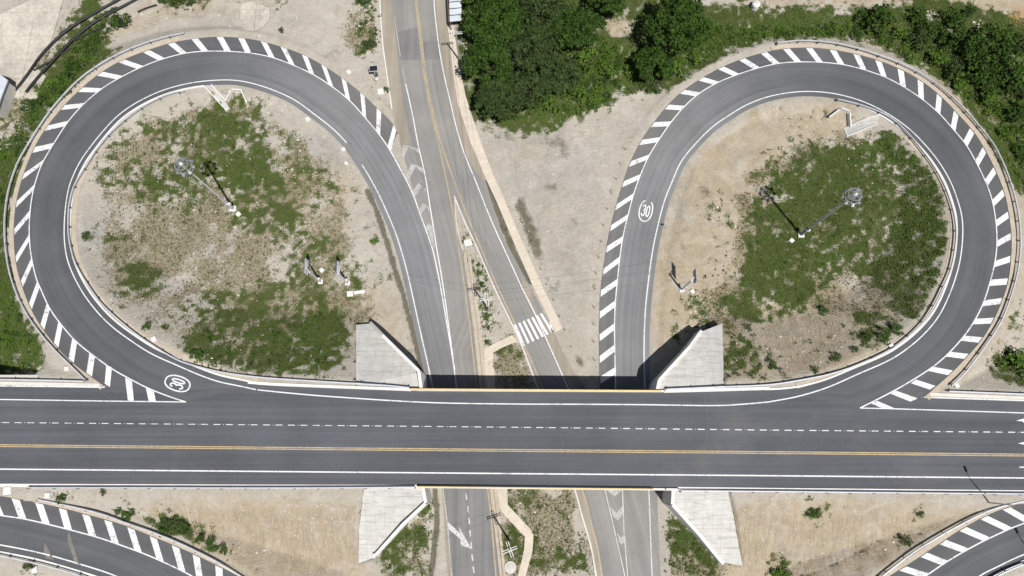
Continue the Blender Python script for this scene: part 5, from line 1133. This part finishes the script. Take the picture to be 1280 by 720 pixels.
bush_list = [  # x, y, radius px, height factor, kind, where
 (150,27,17,1.1,0,'round dark bush at the end of the black pipes'),(90,88,15,.8,0,'dark bush between the pipes and the left loop guardrail'),(66,106,14,.6,1,'bright bush left of the dark one by the left guardrail'),(82,115,10,.5,0,'low bush against the upper left guardrail'),(38,132,15,.6,0,'low dark bush on rubble below the pipes'),(118,48,10,.5,0,'small bush between the pipes and the round bush'),(52,118,9,.5,1,'small bright bush beside the pipe ends'),
 (222,1,14,.6,0,'bush at the top edge right of the black pipes'),(238,4,8,.5,2,'small dull bush at the top edge above the sandy bank'),(205,0,10,.6,0,'dark bush at the top edge over the pipe end'),(455,-2,14,.7,0,'bush at the top edge beside the lower road'),(275,133,9,.5,1,'small bush between the chute and its headwall'),
 (1072,45,10,.8,0,'small dark bush close to the top of the right loop guardrail'),(1100,25,22,1,0,'dark bush left of the white debris at the top'),(1080,22,14,.8,0,'dark bush on the left end of the top right thicket'),(1148,20,14,.8,0,'bush beside the white debris'),(1190,24,17,1,0,'dark bush in front of the sandy clearing'),(1212,14,10,.8,0,'small dark bush on the edge of the sandy clearing'),
 (1205,58,24,1,0,'large dark bush below the sandy clearing'),(1240,50,26,1,0,'large dark bush below the orange soil patch'),(1272,55,18,.9,2,'dull bush at the right edge below the orange soil'),(1175,68,18,.8,1,'bright bush in the middle of the thicket'),(1150,50,18,.8,2,'dull bush above the right loop near the debris'),(1225,88,24,1,0,'dark bush in the right part of the thicket'),
 (1262,95,22,1,0,'dark bush at the right edge of the thicket'),(1195,100,18,.7,1,'bright bush close to the eroded bank'),(1240,125,18,.8,1,'bright bush halfway down the right thicket'),(1272,140,20,.9,0,'dark bush at the right edge halfway down'),(1258,165,16,.7,1,'bright bush low in the right thicket'),(1276,190,14,.7,0,'lowest dark bush at the right edge of the thicket'),
 (1160,38,16,.9,0,'dark bush filling the thicket under the white debris'),(1222,70,20,1,0,'dark bush in the heart of the right thicket'),(1190,84,17,.9,2,'dull bush in the heart of the right thicket'),(1250,76,20,1,0,'dark bush left of the right edge thicket corner'),(1275,112,18,1,2,'dull bush at the right edge of the lower thicket'),(1235,106,18,.9,0,'dark bush lower in the right thicket'),(1178,45,15,.9,0,'dark bush between the white debris and the thicket heart'),
 (1135,72,14,.6,1,'low bright bush above the guardrail of the right loop'),(1125,45,16,.6,1,'low bright bush in the gap left of the debris'),(1268,456,22,.6,1,'large bright bush at the right edge above the highway'),(1262,445,14,.5,2,'dull bush at the upper side of the right edge bush'),
 (735,75,22,.8,1,'bright bush in the scrub below the large clump'),(765,85,20,.7,1,'bright bush in the middle of the central scrub'),(720,110,22,.7,1,'bright bush at the lower side of the central scrub'),(790,90,16,.6,1,'bright bush right in the central scrub'),(690,128,20,.6,1,'low bright bush at the sandy edge of the scrub'),(640,140,14,.6,0,'low dark bush left in the central scrub'),(650,125,16,.8,2,'dull bush under the large clump'),
 (850,85,18,.7,1,'bright bush between the isolated tree and the right loop'),(875,72,16,.6,1,'bright bush by the hatching start of the right loop'),(885,35,14,.6,1,'bright bush right of the isolated tree'),(815,108,14,.5,2,'dull bush at the tip of the central scrub'),(745,120,14,.5,1,'low bush at the lower tip of the central scrub'),
 (217,655,14,.5,2,'largest weed bush on the bank between highway and bottom left ramp'),(228,662,10,.5,0,'weed bush right of the largest one on the bottom left bank'),(160,642,10,.4,0,'weed bush on the left of the bottom left bank'),(148,638,6,.4,0,'tiny weed bush at the left of the bottom left bank'),(205,662,8,.4,0,'weed bush by the bottom left guardrail'),(77,623,7,.5,0,'small weed bush near the box between highway and ramp'),(129,615,4.5,.5,2,'tiny weed bush directly under the highway guardrail'),(250,675,7,.4,0,'small weed bush left in the lower row of the bank'),(264,680,8,.4,0,'middle weed bush in the lower row of the bank'),(278,687,7,.4,0,'right weed bush in the lower row of the bank'),
 (36,708,7,.5,2,'weed bush beside the small box below the ramp'),(1017,641,10,.5,0,'round weed bush on the sandy bank right of the bridge'),(976,713,13,.6,1,'weed bush at the bottom edge right of the bridge'),(1134,678,7,.5,2,'small weed bush by the bottom right ramp guardrail'),(1150,642,4.5,.5,2,'tiny weed bush on the bank below the highway guardrail'),(295,691-40,1,.1,2,None),
 (1082,423,8,.5,0,'small bush on sand inside the lower right loop'),(1105,419,10,.5,0,'bush left of the white box inside the right loop'),(1122,412,9,.5,0,'bush above the white box inside the right loop'),(1068,437,5,.5,0,'tiny bush on the eroded slope of the right loop'),(965,457,9,.4,0,'small bush on the slope right of the upper right wing wall'),(1045,447,8,.4,2,'dull small bush above the lower guardrail of the right loop'),(1030,390,8,.4,0,'small bush on the bare patch edge in the right loop'),(1018,463,5,.4,2,'tiny dull bush by the lower right loop guardrail'),
 (468,299,8,.4,1,'small round weed bush on bare ground by the exit lane'),(106,295,7,.4,2,'small weed bush on gravel at the left inside of the left loop'),(183,409,7,.4,0,'tiny bush on sand inside the lower left of the left loop'),(207,409,5,.4,0,'tiny round bush right of another inside the lower left loop'),(245,443,9,.5,0,'dark bush close to the guardrail in the lower left loop'),
 (603,356,5,.8,0,'dark shrub in the median above the utility pole'),(601,340,5,.7,1,'upper shrub in the narrow median'),(598,330,4,.6,1,'topmost small shrub in the narrow median'),(609,428,4,.5,0,'tiny shrub in the median above the bent pavement'),(607,395,6,.4,1,'low shrub at the foot of the median utility pole'),
 (462,55,11,.5,2,'weed bush on the waste ground above the solar panel'),(352,38,5,.4,2,'tiny weed bush on gravel above the left loop'),(483,112,5,.5,2,'small weed bush at the kerb beside the large box'),(1280-4,20,1,.1,0,None)]
for i, (u, v, rp, hf, kd_, lb) in enumerate(bush_list):
    if lb is None: continue
    if u > 1080 and v < 130 and kd_ == 0: rp *= 1.1; hf = max(hf, .9)
    R_ = rp/7.0; p = gp(u, v, R_*hf*.5); src = BU[kd_]; sc = (R_*random.uniform(.92, 1.08), R_*random.uniform(.92, 1.08), max(.4, R_*hf))
    c = copy_tree(src, p, lb, random.uniform(0, 6.28), sc); c['group'] = 'bushes and shrubs'
for e in BU:
    for ch in list(e.children): bpy.data.objects.remove(ch)
    bpy.data.objects.remove(e)

# rough brush between the trees and over the banks : one mass
def brush(regions, seed):
    r = np.random.default_rng(seed); Vs = []; Ms = []
    base = [leafcloud('b', None, 1.0, .05, 1.0, 90, 7, .13, 300+q)[0] for q in range(4)]
    for (P, n, smin, smax, wts) in regions:
        xs_ = [q[0] for q in P]; ys_ = [q[1] for q in P]; k = 0; PA = np.array(P)
        while k < n:
            u, v = r.uniform(min(xs_), max(xs_)), r.uniform(min(ys_), max(ys_))
            if not inpoly(np.array([u]), np.array([v]), P)[0]: continue
            k += 1; p = gp(u, v, 0, 4); sz = r.uniform(smin, smax); a = r.random()*6.28; B_ = base[r.integers(4)]; c_, s_ = math.cos(a)*sz, math.sin(a)*sz
            Vs.append(np.stack([B_[:, 0]*c_-B_[:, 1]*s_+p.x, B_[:, 0]*s_+B_[:, 1]*c_+p.y, B_[:, 2]*sz*r.uniform(.5, .9)+p.z-.05], 1)); Ms.append(np.full(len(B_)//4, r.choice(3, p=wts)))
    V = np.concatenate(Vs); o = arrmesh('brush', V, np.arange(len(V)).reshape(-1, 4), [M['leaf1'], M['leaf2'], M['leaf3']], np.concatenate(Ms))
    tag(o, 'rough low brush covering the ground under the trees and on the banks', 'brush', kind='stuff')
brush([([(640,150),(700,148),(745,134),(770,118),(812,114),(838,100),(800,60),(700,60),(620,130)], 260, .5, 1.5, [.25, .6, .15]),
       ([(840,100),(900,64),(960,48),(1060,46),(1060,30),(960,34),(890,30),(850,60)], 200, .4, 1.0, [.15, .7, .15]),
       ([(1060,46),(1130,66),(1190,105),(1235,160),(1290,270),(1290,30),(1220,40),(1150,20),(1080,16)], 300, .4, 1.4, [.2, .6, .2]),
       ([(-40,340),(12,355),(28,392),(50,425),(54,445),(44,462),(-40,462)], 160, .5, 1.1, [.2, .7, .1]), ([(-20,190),(30,165),(60,110),(95,60),(130,50),(120,70),(60,145),(20,205),(8,260),(-20,300)], 190, .4, 1.2, [.4, .35, .25]),
       ([(90,60),(120,20),(150,5),(140,40),(110,60)], 40, .5, 1.1, [.4, .3, .3]), ([(60,120),(85,85),(110,70),(95,100),(72,128)], 40, .6, 1.2, [.3, .6, .1]),
       ([(450,0),(475,0),(476,60),(452,68)], 40, .3, .7, [.2, .4, .4]), ([(300,130),(340,120),(330,270),(230,280),(150,240),(200,150)], 170, .2, .5, [.3, .4, .3]), ([(230,440),(240,410),(330,420),(400,380),(440,400),(410,465),(260,465)], 200, .25, .6, [.3, .5, .2]),
       ([(130,200),(400,160),(460,330),(440,370),(180,390),(120,300)], 220, .15, .38, [.4, .3, .3]), ([(930,330),(960,230),(1060,185),(1130,170),(1180,260),(1170,350),(1080,350),(960,390)], 170, .2, .5, [.25, .6, .15]),
       ([(900,410),(960,420),(1140,390),(1110,430),(1000,465),(905,475)], 60, .2, .6, [.4, .3, .3]), ([(900,400),(930,330),(910,300),(880,330),(870,400)], 50, .15, .4, [.4, .3, .3]),
       ([(500,660),(545,625),(540,720),(480,720)], 50, .2, .5, [.3, .5, .2]), ([(828,635),(900,715),(828,720)], 60, .2, .5, [.3, .5, .2]), ([(597,330),(606,330),(618,400),(605,425),(600,400)], 40, .2, .5, [.4, .4, .2]), ([(630,615),(715,615),(742,720),(665,720),(672,665)], 60, .15, .4, [.3, .4, .3])], 17)
# grass and weeds : thousands of small tufts no one could count
def tufts(name, n, key, mats, smin, smax, power, seed, label):
    r = np.random.default_rng(seed); ii = np.where((np.abs(X) < 111) & (Y > -33) & (Y < 103) & (dall > .35) & (PXx > -60) & (PXx < 1340) & (PXy > -30) & (PXy < 750))[0]; w_ = L[key][ii]**power; w_[w_ < .12] = 0
    far = np.clip(1.0, 0, 1); w_ /= w_.sum(); ch = r.choice(ii, n, p=w_); x = X[ch]+r.uniform(-.2, .2, n); y = Y[ch]+r.uniform(-.2, .2, n)
    z = T[ch]; V = []; nb_ = 4; s = r.uniform(smin, smax, n)
    Vs = []
    for k in range(nb_):
        a = r.uniform(0, 2*PI, n); d = np.stack([np.cos(a), np.sin(a)], 1); ln = s*(.6+.7*r.random(n)); hgt = s*r.uniform(.25, .8, n); wd = s*.22
        base = np.stack([x, y, z-.03], 1); nx = -d[:, 1]*wd; ny = d[:, 0]*wd
        b0 = base+np.stack([nx, ny, 0*nx], 1); b1 = base-np.stack([nx, ny, 0*nx], 1); tp = base+np.stack([d[:, 0]*ln, d[:, 1]*ln, hgt], 1); md = base+np.stack([d[:, 0]*ln*.45, d[:, 1]*ln*.45, hgt*.8], 1)
        m0 = md+np.stack([nx, ny, 0*nx], 1)*1.1; m1_ = md-np.stack([nx, ny, 0*nx], 1)*1.1
        Vs.append(np.stack([b0, m0, tp, m1_], 1))
    V = np.concatenate(Vs, 0).reshape(-1, 3); Fc = np.arange(len(V)).reshape(-1, 4); mi = r.integers(0, len(mats), len(Fc)) if len(mats) > 1 else None
    o = arrmesh(name, V, Fc, mats, mi); tag(o, label, name.replace('_', ' '), kind='stuff'); return o
tufts('grass', 110000, 'veg', [M['gr1'], M['gr1'], M['leaf2']], .10, .28, 1.15, 5, 'green grass and low weeds spread over the loops and verges')
tufts('dry_grass', 34000, 'dry', [M['gr2'], M['leaf3']], .10, .24, 1.2, 6, 'dry brownish grass tufts scattered on the sandy ground')
# sparse weeds dotted on the bare ground, and stones
r = np.random.default_rng(9)
def scatter_rocks(name, regions, label, smin, smax, seed, cat='stones'):
    r = np.random.default_rng(seed); V = []; Fq_ = []
    for (cx, cy, rx, ry, n) in regions:
        for k in range(n):
            a = r.random()*2*PI; d = math.sqrt(r.random()); u, v = cx+rx*d*math.cos(a), cy+ry*d*math.sin(a); p = gp(u, v, 0, 4); s = r.uniform(smin, smax)*(1 if r.random() > .1 else 1.8)
            b_ = len(V); rz = r.random()*PI
            for dz_ in (-.4, .5):
                for q in range(4):
                    aa = rz+q*PI/2+r.uniform(-.3, .3); rr = s*(1 if dz_ < 0 else .65)*r.uniform(.7, 1.2); V.append((p.x+rr*math.cos(aa), p.y+rr*math.sin(aa), p.z+dz_*s*.8))
            Fq_ += [(b_+4, b_+5, b_+6, b_+7)]+[(b_+q, b_+(q+1) % 4, b_+4+(q+1) % 4, b_+4+q) for q in range(4)]
    o = arrmesh(name, np.array(V), np.array(Fq_), [M['rock']]); tag(o, label, cat, kind='stuff')
scatter_rocks('stones', [(20,150,22,40,110),(450,22,18,22,90),(270,300,160,150,230),(1165,18,9,5,22),(1222,30,7,5,22),(330,140,30,25,60),(400,200,60,40,90),(700,260,60,120,120),(1000,150,60,20,60),(1100,180,60,60,20),(880,300,50,100,70),(1000,440,90,30,60),
                         (350,660,110,45,90),(1020,660,110,45,80),(600,400,14,30,60),(1230,430,24,50,60),(680,650,40,50,60),(870,390,20,20,30),(270,30,110,25,70),(1210,160,30,60,40),(600,350,8,40,40)], 'pale stones and rubble strewn over the bare ground', .07, .20, 21)
print('objects', len(bpy.data.objects), 'tris', sum(len(o.data.polygons) for o in bpy.data.objects if o.type == 'MESH'))
